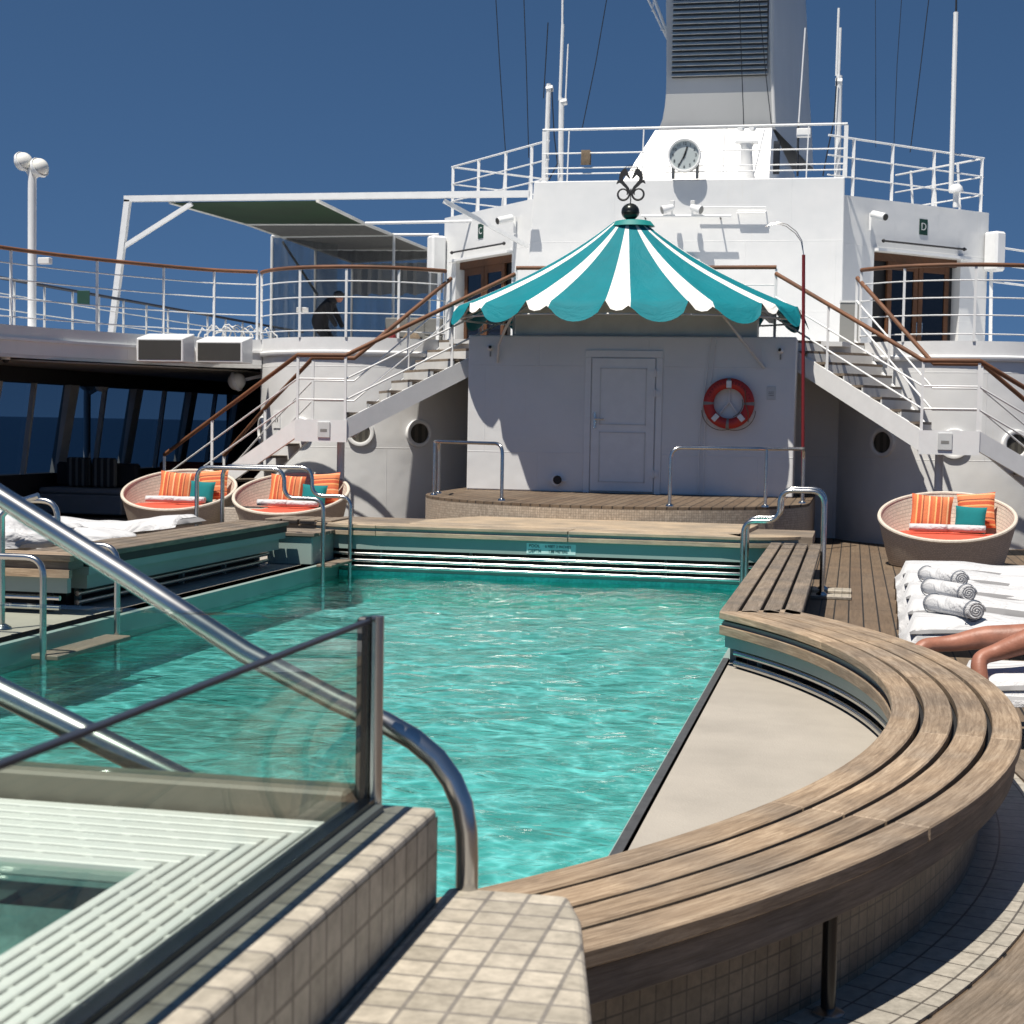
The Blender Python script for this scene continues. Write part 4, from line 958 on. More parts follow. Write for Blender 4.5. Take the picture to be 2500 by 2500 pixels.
# ================================================================== STAIRS
def lin2(pts, n=8):
    pts = [Vector(p) for p in pts]; out = []
    for i in range(len(pts)-1): out += [tuple(pts[i]+(pts[i+1]-pts[i])*k/n) for k in range(n)]
    return out+[tuple(pts[-1])]
def stairs(s):
    side = 'left' if s < 0 else 'right'
    t = T('staircase', 'white staircase with brown handrails on the %s of the hut, curving round the wall' % side, 'staircase', mx((-7.5, 22.5, 0), s))
    zl = 1.58
    up_o = lin2([(-6.95, 21.35), (-5.95, 22.25), (-4.95, 23.15)], 8); up_i = lin2([(-7.12, 22.28), (-6.6, 23.04), (-6.08, 23.8)], 8)
    lo_o = lin2([(-7.65, 21.35), (-9.0, 22.12), (-10.35, 22.9)], 8); lo_i = lin2([(-7.75, 22.28), (-8.7, 22.85), (-9.6, 23.45)], 8)
    def strip(path, z0, z1, h0, h1, nm, th=.04):
        n = len(path)-1; q = MB(); vs = []
        for i, p in enumerate(path):
            z = z0+(z1-z0)*i/n; a = Vector(path[max(i-1, 0)]); b = Vector(path[min(i+1, n)]); d = (b-a).normalized(); nn_ = Vector((-d.y, d.x))*th/2
            for sx_, zz in ((-1, z+h0), (1, z+h0), (1, z+h1), (-1, z+h1)): vs.append(mx((p[0]+nn_.x*sx_, p[1]+nn_.y*sx_, zz), s))
        fs = [(i*4+j, i*4+(j+1) % 4, (i+1)*4+(j+1) % 4, (i+1)*4+j) for i in range(n) for j in range(4)]+[(0, 1, 2, 3), (n*4+3, n*4+2, n*4+1, n*4)]
        return q.add(vs, fs).build(nm, 'trim', t)
    strip(up_o, zl, Zd, -.22, .06, 'stringer'); strip(up_i, zl, Zd, -.2, .05, 'stringer')
    strip(lo_o, zl, .1, -.20, .06, 'stringer'); strip(lo_i, zl, .1, -.2, .05, 'stringer')
    L0, L1 = -7.68, -6.92
    for a in ((L0, L1, 21.33, 21.37, zl-.26, zl+.05), (-7.78, -7.09, 22.26, 22.30, zl-.2, zl+.05)):
        p0 = mx((a[0], 0, 0), s)[0]; p1 = mx((a[1], 0, 0), s)[0]; MB().box(min(p0, p1), max(p0, p1), *a[2:]).build('landing_side', 'trim', t)
    p0 = mx((L0, 0, 0), s)[0]; p1 = mx((L1, 0, 0), s)[0]; MB().box(min(p0, p1)+.002, max(p0, p1)-.002, 21.37, 22.26, zl-.03, zl).build('landing_floor', 'deck', t)
    p0 = mx((-7.22, 22.0, 0), s); MB().tube([(p0[0], 22.0, 0), (p0[0], 22.0, zl-.03)], .055, 16).build('support_post', 'trim', t, smooth=True)
    def at(path, f):
        n = len(path)-1; x = f*n; i = min(int(x), n-1); a = Vector(path[i]); b = Vector(path[i+1]); return a+(b-a)*(x-i)
    def flight(po, pi, z0, z1, n, closed):
        for k in range(1, n+1):
            f0 = (k-1)/n; f1 = k/n; z = z0+(z1-z0)*(k/n) if z1 > z0 else z0+(z1-z0)*((k-.35)/n)
            A, B = at(po, f0), at(pi, f0); A2, B2 = at(po, f1), at(pi, f1)
            q = MB()
            lo_ = z-.035
            corners = [A, A2, B2, B]; vs = [mx((c.x, c.y, lo_), s) for c in corners]+[mx((c.x, c.y, z), s) for c in corners]
            q.add(vs, [(0, 1, 2, 3), (7, 6, 5, 4), (0, 4, 5, 1), (1, 5, 6, 2), (2, 6, 7, 3), (3, 7, 4, 0)]); q.build('tread', 'slatgrey', t)
            if closed:
                rise = (z1-z0)/n; d = (A2-A).normalized()*.025; vs = []
                for c, dd_ in ((A, d), (B, d)):
                    for m_ in (.012, 1.0): vs += [mx((c.x+dd_.x*m_*1.0, c.y+dd_.y*m_*1.0, z-.036), s), mx((c.x+dd_.x*m_, c.y+dd_.y*m_, z-rise), s)]
                q = MB(); q.add(vs, [(0, 1, 5, 4), (2, 6, 7, 3), (0, 4, 6, 2), (1, 3, 7, 5), (0, 2, 3, 1), (4, 5, 7, 6)]); q.build('riser', 'dimwhite', t)
    flight(up_o, up_i, zl, Zd, 8, True); flight(lo_o, lo_i, zl, .1, 8, False)
    # handrails
    def rail(lo, l0, l1, up, top, mids, post_f):
        n = len(lo)-1
        def line(h):
            pts = [mx((p[0], p[1], .1+(zl-.1)*(i/n)+h), s) for i, p in enumerate(lo[::-1])]
            pts += [mx((l0[0], l0[1], zl+h), s), mx((l1[0], l1[1], zl+h), s)]
            pts += [mx((p[0], p[1], zl+(Zd-zl)*(i/(len(up)-1))+h), s) for i, p in enumerate(up)][1:]
            return pts
        MB().tube(line(top), .031, 10).build('handrail', 'rail', t, smooth=True)
        for h in mids: MB().tube(line(h), .013, 8).build('guard_rail', 'trim', t, smooth=True)
        for wh, f in post_f:
            pp = at(lo, f) if wh == 'lo' else at(up, f); z = zl+(.1-zl)*f if wh == 'lo' else zl+(Zd-zl)*f
            a = mx((pp.x, pp.y, z-.06), s); b = mx((pp.x, pp.y, z+top-.02), s); MB().beam(a, b, .035, .025).build('post', 'trim', t)
    rail(lo_o, (-7.65, 21.35), (-6.95, 21.35), up_o, .95, (.33, .62), [('lo', 1), ('lo', .62), ('lo', 0), ('up', 0), ('up', .62), ('up', 1)])
    rail(lo_i, (-7.75, 22.28), (-7.12, 22.28), up_i, .95, (.33, .62), [('lo', 1), ('lo', .5), ('lo', 0), ('up', .55), ('up', 1)])
    pm_ = mx((-7.25, 21.32, zl-.11), s); MB().box(pm_[0]-.09, pm_[0]+.09, 21.312, 21.328, zl-.20, zl+.02).build('sign_plate', 'sign', t, bevel=.004)
    MB().box(pm_[0]-.05, pm_[0]+.05, 21.3100, 21.3118, zl-.12, zl-.08).build('sign_mark', 'grey', t)
    return t
stairs(-1); stairs(1)

# ================================================================== UPPER SUPERSTRUCTURE
BY = 28.3; RZ = 5.96
blk = T('bridge_block', 'tall white central block behind the canopy carrying the clock', 'superstructure', (-2.6, 24.5, 2.87))
def slab(pts, y0, y1): return MB().prism(pts, y0, y1, 'y')
MB().add([(-5.88, BY, 2.87), (-.25, BY, 2.87), (-.28, BY, RZ), (-5.73, BY, RZ), (-5.5, 38, 2.87), (-.6, 38, 2.87), (-.6, 38, RZ), (-5.5, 38, RZ)],
         [(0, 1, 2, 3), (7, 6, 5, 4), (0, 4, 5, 1), (1, 5, 6, 2), (2, 6, 7, 3), (3, 7, 4, 0)]).build('wall', 'white', blk, bevel=.015)
for s in (-1, 1):
    side = 'left' if s < 0 else 'right'
    t = T('bridge_wing', 'white angled wing wall with a dark wooden doorway on the %s' % side, 'superstructure', mx((-6, 25.5, 2.87), s))
    p0 = mx((-5.82, 28.75), s); p1 = mx((-8.15, 31.3), s) if s < 0 else (2.35, 31.3)
    d = Vector((p1[0]-p0[0], p1[1]-p0[1])); L = d.length; d = d/L; nn = Vector((d.y, -d.x)) if s < 0 else Vector((-d.y, d.x))
    if nn.y > 0: nn = -nn
    def W(u_, o_, z_): return (p0[0]+d.x*u_+nn.x*o_, p0[1]+d.y*u_+nn.y*o_, z_)
    def wb(u0, u1, o0, o1, z0, z1):
        q = MB(); vs = [W(a, b, c) for a in (u0, u1) for b in (o0, o1) for c in (z0, z1)]
        return q.add(vs, [(0, 1, 3, 2), (4, 6, 7, 5), (0, 4, 5, 1), (2, 3, 7, 6), (0, 2, 6, 4), (1, 5, 7, 3)])
    D0, D1 = .75, 2.95
    q = wb(0, D0, 0, -.25, 2.87, 5.72); q.build('wall', 'white', t); wb(D1, L, 0, -.25, 2.87, 5.72).build('wall', 'white', t); wb(D0, D1, 0, -.25, 4.80, 5.72).build('wall', 'white', t)
    wb(0, L, -.25, -4, 5.64, 5.72).build('roof', 'white', t); wb(L-.1, L, -.25, -4, 2.87, 5.64).build('end_wall', 'white', t)
    wb(D0-.02, D1+.15, .12, 0, 4.80, 4.85).build('door_hood', 'trim', t)
    q = MB(); q.tube([W(D0+.1, .12, 4.98), W(D1, .12, 4.98)], .018, 8); q.build('awning_arm', 'iron', t)
    for uu in (D0+.1, D1-.05): MB().sphere(W(uu, .12, 4.98), .035, 10).build('arm_knob', 'iron', t, smooth=True)
    wb(D0, D1, -.20, -.24, 2.87, 4.80).build('door_recess', 'dark', t)
    for i, (a, b) in enumerate(((D0+.45, D0+1.22), (D0+1.24, D0+2.02))):
        q = MB(); fr_ = []
        for u0, u1, z0, z1 in ((a, a+.11, 2.9, 4.66), (b-.11, b, 2.9, 4.66), (a+.11, b-.11, 4.52, 4.66), (a+.11, b-.11, 2.9, 3.16)):
            m_ = wb(u0, u1, -.10, -.15, z0, z1); q.add(m_.v, [tuple(f) for f in m_.f])
        dr_ = q.build('door', 'woodoor', t, bevel=.004)
        pn = wb(a+.11, b-.11, -.12, -.13, 3.16, 4.52).build('glazing', 'doorglass', dr_); pn.location = (0, 0, 0)
        hd = MB().tube([W(b-.06 if i == 0 else a+.06, -.05, 3.35), W(b-.06 if i == 0 else a+.06, -.05, 3.6)], .012, 6).build('handle', 'steel', dr_); hd.location = (0, 0, 0)
    wb(D0, D1, -.09, -.16, 4.66, 4.80).build('door_header', 'woodoor', t)
    wb(1.85, 2.05, .012, 0, 5.18, 5.46).build('deck_sign', 'greensign', t)
    pp = W(1.95, .015, 5.32); ang = math.atan2(nn.y, nn.x)+R(90)
    text('sign_letter', 'D' if s > 0 else 'C', .19, 'sign', Matrix.Translation(pp) @ Matrix.Rotation(ang, 4, 'Z') @ FACE, t)
    # floodlight
    fl = T('floodlight', 'white cylindrical floodlight on the %s wing wall' % side, 'floodlight', W(.58, .2, 5.3))
    MB().tube([W(.58, .12, 5.42), W(.58, .42, 5.34)], .07, 16).build('lamp_body', 'trim', fl, smooth=True); MB().tube([W(.58, .421, 5.34), W(.58, .428, 5.338)], .058, 16).build('lens', 'screen', fl)
    MB().box(-.02, .02, -.02, .02, 0, .3).xform(Matrix.Translation(W(.58, .05, 5.15))).build('bracket', 'trim', fl)
    # life-jacket box at the corner
    bx = T('white_locker', 'white moulded locker hung on the outer corner of the %s wing' % side, 'locker', W(L, .1, 4.9)); wb(L-.15, L+.12, .02, .34, 4.62, 5.35).build('case', 'trim', bx, bevel=.04)
    MB().beam(W(L+.05, .1, 2.87), W(L+.0, .1, 4.62), .06, .06).build('stand', 'trim', bx)
    # roof railing
    rr = T('wing_roof_railing', 'white pipe railing on the roof of the %s wing' % side, 'railing', W(0, 0, 5.72), 'white pipe railings on the roofs')
    nseg = 5; off = -.12
    for h in (.34, .68, 1.02): MB().tube([W(-.3 if s < 0 else -.3, off, 5.72+h), W(L-.05, off, 5.72+h), W(L-.1, off-2.2, 5.72+h-.05)], .014 if h < 1.0 else .019, 8).build('pipe', 'trim', rr, smooth=True)
    for uu in (.3, 1.25, 2.3, L-.1): MB().beam(W(uu, off, 5.72), W(uu, off, 6.73), .055, .014).build('post', 'trim', rr)
    for k in range(1, 4): MB().beam(W(L-.1+.12, off-.6*k, 5.72), W(L-.1, off-.6*k, 6.73), .045, .014).build('post', 'trim', rr)
    if s > 0:
        for i, zz in enumerate((0, 0, 4.45, 4.78, 5.10)[2:]):
            tag(MB().tube([W(L+.1, .05, zz), W(L+3.2, -.4, zz)], .02, 8).build('handrail_pipe', 'trim', smooth=True), 'white horizontal pipe beyond the right locker, %s of three' % ('lowest', 'middle', 'top')[i], 'pipe')
# top rail of the block
tr = T('block_roof_railing', 'white pipe railing along the roof edge behind the clock', 'railing', (-2.5, 24.1, 5.3), 'white pipe railings on the roofs')
for h, r_ in ((.14, .012), (.24, .012), (.50, .013), (.92, .021)):
    MB().tube([(-5.60, BY+.07, RZ+h), (-.26, BY+.07, RZ+h)], r_, 8).build('pipe', 'trim', tr, smooth=True)
for u in (1388, 1570, 1588+180, 1972, 2062): 
    p = P(u, 400, y=BY+.07); MB().beam((p.x-.02, BY+.07, RZ), (p.x, BY+.07, RZ+.91), .021, .021).build('post', 'trim', tr)
MB().beam((-5.57, BY+.07, RZ), (-5.57, BY+.07, RZ+.9), .07, .02).build('post', 'trim', tr)
MB().beam((-.28, BY+.07, RZ), (-.28, BY+.07, RZ+.9), .07, .02).build('post', 'trim', tr)
# clock
ck = T('deck_clock', 'round white clock showing twenty five to one on the roof edge', 'clock', (-3.03, BY-.1, RZ))
c = P(1671, 379, y=BY-.17); cr = .277
def disc(cx, cz, r0, r1, y0, y1, n=48): return MB().lathe([(r0, 0), (r1, 0), (r1, y1-y0), (r0, y1-y0)], n=n, cap=False).xform(Matrix.Translation((cx, y1, cz)) @ Matrix.Rotation(R(90), 4, 'X'))
MB().tube([(c.x, BY-.16, c.z), (c.x, BY+.01, c.z)], cr, 48).build('case', 'grey', ck, smooth=True)
q = MB(); n = 48
q.lathe([(cr-.03, 0), (cr-.02, .055), (cr, .06), (cr+.012, .045), (cr+.012, -.03)], n=n, cap=False).xform(Matrix.Translation((c.x, BY-.16, c.z)) @ Matrix.Rotation(R(90), 4, 'X')); q.build('bezel', 'trim', ck, smooth=True)
MB().tube([(c.x, BY-.162, c.z), (c.x, BY-.170, c.z)], cr-.018, 48).build('dial', 'clockface', ck)
for h_ in range(1, 13):
    a = R(90-30*h_); text('numeral', str(h_), .072, 'iron', Matrix.Translation((c.x+(.20)*math.cos(a), BY-.172, c.z+(.20)*math.sin(a))) @ FACE, ck)
def hand(a, l1, l0, w0, nm):
    a = R(90-a); dx, dz = math.cos(a), math.sin(a); MB().beam((c.x-dx*l0, BY-.178, c.z-dz*l0), (c.x+dx*l1, BY-.178, c.z+dz*l1), w0, .004, up=(0, 1, 0)).build(nm, 'iron', ck)
hand(18, .155, .06, .026, 'hour_hand'); hand(208, .225, .06, .018, 'minute_hand'); 
MB().tube([(c.x, BY-.170, c.z), (c.x, BY-.185, c.z)], .018, 12).build('hub', 'iron', ck)
for dx in (-.20, .22): MB().box(c.x+dx-.026, c.x+dx+.026, BY-.09, BY-.04, RZ, c.z-.12).build('leg', 'grey', ck)
# spotlights bracket on block face
sp = T('spotlight_bracket', 'white pipe bracket with a pair of spotlights on the block above the canopy', 'spotlights', P(1665, 520, y=BY-.2))
a = P(1565, 527, y=BY-.25); b = P(1785, 527, y=BY-.25)
MB().tube([a, b], .024, 8).build('pipe', 'trim', sp, smooth=True)
for u in (1572, 1757): p = P(u, 527, y=BY-.25); MB().tube([p, (p.x, BY, p.z-.02)], .014, 6).build('stay', 'iron', sp)
for u, sgn in ((1640, -1), (1690, 1)):
    p = P(u, 508, y=BY-.32); q = MB(); q.tube([(p.x-sgn*.02, p.y+.02, p.z+.02), (p.x+sgn*.16, p.y-.06, p.z-.045)], [.05, .08], 16); q.build('lamp', 'trim', sp, smooth=True)
    MB().tube([(p.x+sgn*.161, p.y-.06, p.z-.0455), (p.x+sgn*.165, p.y-.062, p.z-.047)], .066, 14).build('lens', 'grey', sp)
    MB().beam((p.x, p.y+.03, p.z), (p.x, p.y+.06, a.z), .03, .02).build('yoke', 'trim', sp); MB().box(p.x-.04, p.x+.04, p.y+.04, p.y+.12, p.z+.02, p.z+.14).build('ballast_box', 'dimwhite', sp, bevel=.008)
sp = T('tube_light', 'long slim white tube fitting on the block right of the spotlights', 'light', P(1790, 515, y=BY-.12))
a = P(1700, 506, y=BY-.12); b = P(1870, 506, y=BY-.12); MB().tube([a, b], .014, 8).build('tube', 'trim', sp, smooth=True)
a = P(1800, 519, y=BY-.12); b = P(1868, 519, y=BY-.12); q = MB(); q.tube([a, b], .010, 6); q.tube([(a.x, a.y, a.z+.035), (b.x, b.y, b.z+.035)], .010, 6); q.tube([b, (b.x+.01, BY, b.z+.05)], .01, 6); q.tube([a, (a.x, BY, a.z)], .01, 6); q.build('holder', 'trim', sp)
p = P(1678, 632, y=BY-.12); tag(MB().sphere((p.x, BY-.06, p.z-.02), .12, 20, (1, .5, .7)).build('green_lamp', 'capteal', smooth=True), 'dark teal rounded lamp peeping over the canopy on the white block', 'lamp')
# funnel
fn = T('funnel', 'tall pale grey funnel with a big dark louvred panel rising behind the clock', 'funnel', (-2.4, 27, 5.3))
FY = 27.0
def ring4(x0, x1, y0, y1, z): return [(x0, y0, z), (x1, y0, z), (x1, y1, z), (x0, y1, z)]
secs = []
for u0, u1, v, y in ((1500, 1890, 437, 25.0),): pass
b0 = P(1497, 437, y=29.6); b1 = P(1876, 437, y=29.6); t0 = P(1600, 318, y=30.4); t1 = P(1900, 325, y=30.4)
MB().add([(b0.x, 29.6, RZ-.1), (b1.x, 29.6, RZ-.1), (b1.x+.3, 36, RZ-.1), (b0.x, 36, RZ-.1), (t0.x, 30.4, t0.z), (t1.x-.12, 30.4, t0.z), (t1.x+.1, 36, t0.z), (t0.x, 36, t0.z)],
         [(0, 1, 5, 4), (1, 2, 6, 5), (2, 3, 7, 6), (3, 0, 4, 7), (4, 5, 6, 7), (3, 2, 1, 0)]).build('base_casing', 'white', fn)
fs_ = MB(); rows = []
for v, ul, ur, ud in ((322, 1606, 1893, 1912), (290, 1618, 1890, 1908), (260, 1623, 1888, 1905), (230, 1626, 1886, 1903), (190, 1627, 1884, 1901), (100, 1627, 1878, 1900), (0, 1626, 1876, 1903), (-300, 1622, 1860, 1900), (-420, 1620, 1855, 1900)):
    yy = 31.2-(.4 if v < 230 else .4*max(0, (322-v)/92)); a = P(ul, v, y=yy); b = P(ur, v, y=yy); dx = .35
    z = a.z; rows.append(ring4(a.x, b.x, yy, 36, z)); rows[-1][2] = (b.x+.6, 36, z)
vs = [p for r_ in rows for p in r_]
fs = [(i*4+j, i*4+(j+1) % 4, (i+1)*4+(j+1) % 4, (i+1)*4+j) for i in range(len(rows)-1) for j in range(4)]
fs_.add(vs, fs); fs_.build('stack', 'funnel', fn)
tz = rows[-1][0][2]; x0, x1 = rows[-1][0][0], rows[-1][1][0]
MB().add([(x0-1.2, 28.8, tz), (x1+1.2, 28.8, tz), (x1+1.2, 37, tz), (x0-1.2, 37, tz), (x0-1.2, 28.8, tz+.5), (x1+1.2, 28.8, tz+.5), (x1+1.2, 37, tz+.5), (x0-1.2, 37, tz+.5)], [(0, 1, 2, 3), (7, 6, 5, 4), (0, 4, 5, 1), (1, 5, 6, 2), (2, 6, 7, 3), (3, 7, 4, 0)]).build('cap', 'funnel', fn)  # unseen overhang above the view, put in to shade the stack front
ly = 30.8-.06; la = P(1640, 188, y=ly); lbp = P(1873, 182, y=ly); top = P(1640, -400, y=ly).z
zb = la.z; MB().box(la.x, lbp.x, ly, ly+.04, zb-.02, top).build('louvre_back', 'darkgrey', fn)
n = 46
for i in range(n):
    z = zb+(top-zb)*i/n; h_ = (top-zb)/n
    q = MB(); q.add([(la.x, ly-.06, z), (lbp.x-.1*(i/n), ly-.06, z), (lbp.x-.1*(i/n), ly-.002, z+h_*.62), (la.x, ly-.002, z+h_*.62), (la.x, ly-.055, z-.006), (lbp.x-.1*(i/n), ly-.055, z-.006), (lbp.x-.1*(i/n), ly+.004, z+h_*.62-.01), (la.x, ly+.004, z+h_*.62-.01)],
                    [(0, 1, 2, 3), (7, 6, 5, 4), (0, 4, 5, 1), (1, 5, 6, 2), (2, 6, 7, 3), (3, 7, 4, 0)]); q.build('louvre_blade', 'louvre', fn)
q = MB()
for a_, b_, r_ in (((1578, -10), (1630, 97), .022), ((1594, -10), (1640, 110), .03)): q.tube([P(a_[0], a_[1], y=30.9), P(b_[0], b_[1], y=31.0)], r_, 8)
q.tube([P(1592, 28, y=30.9), P(1598, -10, y=30.9)], .015, 6); q.tube([P(1613, 73, y=30.9), P(1632, 73, y=31.0)], .012, 6); q.build('ladder_frame', 'trim', fn)
MB().tube([P(1885, 0, y=30.7), P(1884, 150, y=30.7), P(1890, 300, y=30.7)], .035, 8).build('drain_pipe', 'funnel', fn)
# masts, whips and cables
def mast(label, pts, name='antenna_mast'):
    t = T(name, label, 'antenna', pts[0][0]); 
    for i, (a, b, r_, mt) in enumerate(pts[0][1:][0] if False else pts[1]): MB().tube([a, b], r_, 8).build(('mast_tube', 'whip')[1 if r_ < .018 else 0], mt, t, smooth=True)
    return t
def mst(label, y, parts, name='antenna_mast'):
    b = P(parts[0][0][0], parts[0][0][1], y=y); t = T(name, label, 'antenna', b)
    for (a, c_, r_, mt) in parts: 
        nm = 'collar' if (Vector(a)-Vector(c_)).length < 30 else ('whip' if r_ < .018 else 'mast_tube')
        MB().tube([P(a[0], a[1], y=y), P(c_[0], c_[1], y=y)], r_, 8).build(nm, mt, t, smooth=True)
    return t
mst('thick short white mast with a dark whip at the left end of the block roof', 28.89, [((1332, 441), (1340, 205), .045, 'trim'), ((1334, 218), (1350, 216), .06, 'trim'), ((1327, 240), (1338, 55), .010, 'cable')])
mst('tallest white mast left of the funnel running out of the photo', 28.89, [((1368, 441), (1371, 240), .05, 'trim'), ((1367, 245), (1374, 60), .030, 'trim'), ((1373, 62), (1374, -60), .02, 'trim'), ((1370, 250), (1384, 248), .06, 'trim'), ((1381, 240), (1387, 108), .014, 'trim')])
mst('thin white whip aerial between the funnel and the right mast', 29.01, [((1947, 430), (1949, 300), .02, 'cable'), ((1950, 300), (1966, 68), .014, 'trim')])
mst('white twin rod mast at the right end of the block roof', 28.89, [((2044, 435), (2049, 185), .055, 'trim'), ((2042, 185), (2048, 20), .022, 'trim'), ((2048, 185), (2052, 68), .022, 'trim'), ((2040, 200), (2056, 200), .07, 'trim')])
mst('very tall white mast at the right above the small dome', 30.66, [((2322, 465), (2334, 30), .045, 'trim'), ((2334, 32), (2336, -60), .018, 'cable')])
def cable(label, pts, y, r_=.009):
    tag(MB().tube([P(u, v, y=y) for u, v in pts], r_, 6).build('stay_wire', 'cable', smooth=True), label, 'wire')
cable('leftmost dark stay wire rising from the left wing railing', [(1236, 400), (1220, 160), (1209, -30)], 30.07)
cable('second dark stay wire from the left', [(1291, 385), (1285, 160), (1278, -30)], 29.71)
cable('slanting dark wire from the block railing towards upper right', [(1420, 320), (1455, 150), (1486, -30)], 28.65)
cable('dark wire running down the face of the funnel louvres', [(1816, 310), (1805, 0), (1804, -30)], 29.48); cable('dark wire down the right edge of the louvres to the railing', [(1884, 310), (1870, 185), (1850, -30)], 29.48)
cable('faint wire in the sky left of the two right wires', [(2138, 360), (2138, 150), (2137, -30)], 30.89, .006); cable('middle of the three wires in the right sky', [(2182, 365), (2190, 160), (2203, -30)], 30.89, .007); cable('thickest of the three wires in the right sky slanting right', [(2222, 372), (2243, 200), (2271, -30)], 30.89, .010)
cable('black loose cable beside the thick short mast', [(1347, 215), (1353, 330), (1361, 400), (1340, 440)], 28.77, .012); cable('black cable beside the twin rod mast', [(2043, 190), (2037, 290), (2020, 370), (2009, 430)], 28.77, .013)
p = P(1430, 385, y=BY+.05); t = T('rope_coil', 'brown coiled rope hanging on the block railing', 'rope', p)
q = MB()
for i in range(7):
    x = p.x-.07+.023*i; q.tube([(x, BY+.03, p.z+.13), (x+.01, BY-.01, p.z+.0), (x, BY+.01, p.z-.13), (x+.012, BY+.08, p.z-.12), (x+.01, BY+.10, p.z+.12)], .013, 6)
q.build('coil', 'brownrope', t, smooth=True)
p = P(2334, 470, y=30.3); t = T('satellite_dome', 'small white dome antenna on the roof of the right wing', 'antenna', p)
MB().lathe([(.001, .16), (.06, .15), (.11, .10), (.13, .03), (.125, 0), (.001, 0)], p, 24, cap=False).build('dome', 'trim', t, smooth=True); MB().tube([(p.x, p.y, 5.7), (p.x, p.y, p.z)], .05, 12).build('pedestal', 'trim', t, smooth=True)
p = P(1822, 400, y=29.0); t = T('searchlight_pedestal', 'white tapered pedestal with small lamps beside the clock', 'pedestal', (p.x, 29.0, RZ))
MB().lathe([(.19, 0), (.12, .3), (.10, .65), (.13, .72)], (p.x, 29.0, RZ), 20).build('column', 'white', t, smooth=True); MB().box(p.x-.2, p.x+.2, 28.9, 29.1, RZ+.72, RZ+.76).build('top_plate', 'trim', t)
for dx in (-.12, .08): MB().tube([(p.x+dx, 28.9, RZ+.98), (p.x+dx+.03, 29.0, RZ+.98)], .05, 12).build('lamp', 'trim', t, smooth=True)
p = P(1965, 325, y=28.5); tag(MB().box(p.x-.14, p.x+.10, 28.45, 28.55, p.z-.07, p.z+.08).build('junction_box', 'trim', bevel=.01), 'square white box on the railing right of the funnel', 'box')
p = P(1893, 385, y=29.1); t = T('hose_reel', 'dark coiled hose beside the funnel casing', 'hose', p); q = MB()
for i in range(5): q.tube([(p.x-.02+.02*i, 29.1+.08*math.cos(a_), p.z+.28*math.sin(a_)) for a_ in [2*math.pi*k/20 for k in range(20)]], .018, 6, closed=True)
q.build('hose', 'cable', t)

# grey locker at right stair top
p = P(2075, 830, y=25.0); t = T('grey_deck_locker', 'grey metal locker at the top of the right staircase', 'locker', (p.x, 25.0, 2.87)); MB().box(p.x-.16, p.x+.16, 24.9, 25.2, 2.87, 3.55).build('body', 'grey', t, bevel=.01); MB().box(p.x-.17, p.x+.17, 24.89, 25.21, 3.55, 3.58).build('lid', 'dimwhite', t)

# ================================================================== AWNING FRAME, TENT
af = T('awning_frame', 'white square tube frame reaching from the side deck to the bridge', 'frame', (-13.4, 28, 2.87))
q = MB(); q.beam((-13.78, 28, 2.87), (-13.42, 28, 5.68), .11, .11); q.build('post', 'trim', af)
MB().beam((-13.48, 28, 5.70), (-5.75, 28, 5.70), .11, .11).build('top_beam', 'trim', af); MB().beam(P(295, 607, y=28), P(468, 497, y=28), .075, .075).build('brace', 'trim', af)
MB().beam(P(1083, 490, y=28.0), P(1290, 602, y=28.6), .075, .075).build('brace', 'trim', af)
for nm_, a_, b_, y_ in (('cross_pipe', (892, 545), (1216, 539), 30.5), ('cross_pipe', (962, 573), (1071, 573), 33), ('cross_pipe', (1049, 609), (1071, 609), 34)):
    MB().tube([P(a_[0], a_[1], y=y_), P(b_[0], b_[1], y=y_)], .03, 8).build(nm_, 'trim', af, smooth=True)
zt = 5.64
def Q(u, v, z=zt): return P(u, v, z=z)
fl_, fr2 = Q(415, 494), Q(775, 490); ml, mr = Q(600, 546), Q(890, 546); bl_, br_ = Q(664, 577), Q(962, 573); el_, er_ = Q(860, 640), Q(1090, 627)
tn = T('work_tent', 'grey net work tent with green front awning on the side deck', 'tent', (ml.x, ml.y, 2.87))
print('tent', fl_, fr2, ml, mr, bl_, br_, el_, er_)
q = MB(); 
def quad(a, b, c_, d, th=.01): 
    vs = [a, b, c_, d]+[Vector(p)-Vector((0, 0, th)) for p in (a, b, c_, d)]; return MB().add(vs, [(0, 1, 2, 3), (7, 6, 5, 4), (0, 4, 5, 1), (1, 5, 6, 2), (2, 6, 7, 3), (3, 7, 4, 0)])
quad(fl_, fr2, mr, ml).build('green_awning', 'green', tn)
quad(ml, mr, er_, el_).build('net_roof', 'netroof', tn)
pts = [Q(660, 575), Q(790, 612), Q(860, 640)]
fr_ = MB(); 
for a, b in ((fl_, ml), (fr2, mr), (ml, el_), (mr, er_), (ml, mr), (bl_, br_), (el_, er_), (Q(770, 608), Q(1050, 610))): fr_.tube([a, b], .035, 8)
posts = [bl_, Q(770, 608), br_, Q(1050, 610), el_]
for p in posts: fr_.tube([p, (p.x, p.y, 2.87)], .032, 8)
fr_.build('frame', 'dimwhite', tn, smooth=True)
MB().tube([Q(690, 590), (P(775, 720, y=bl_.y+1.8))], .03, 8).build('diagonal_strap', 'cable', tn)
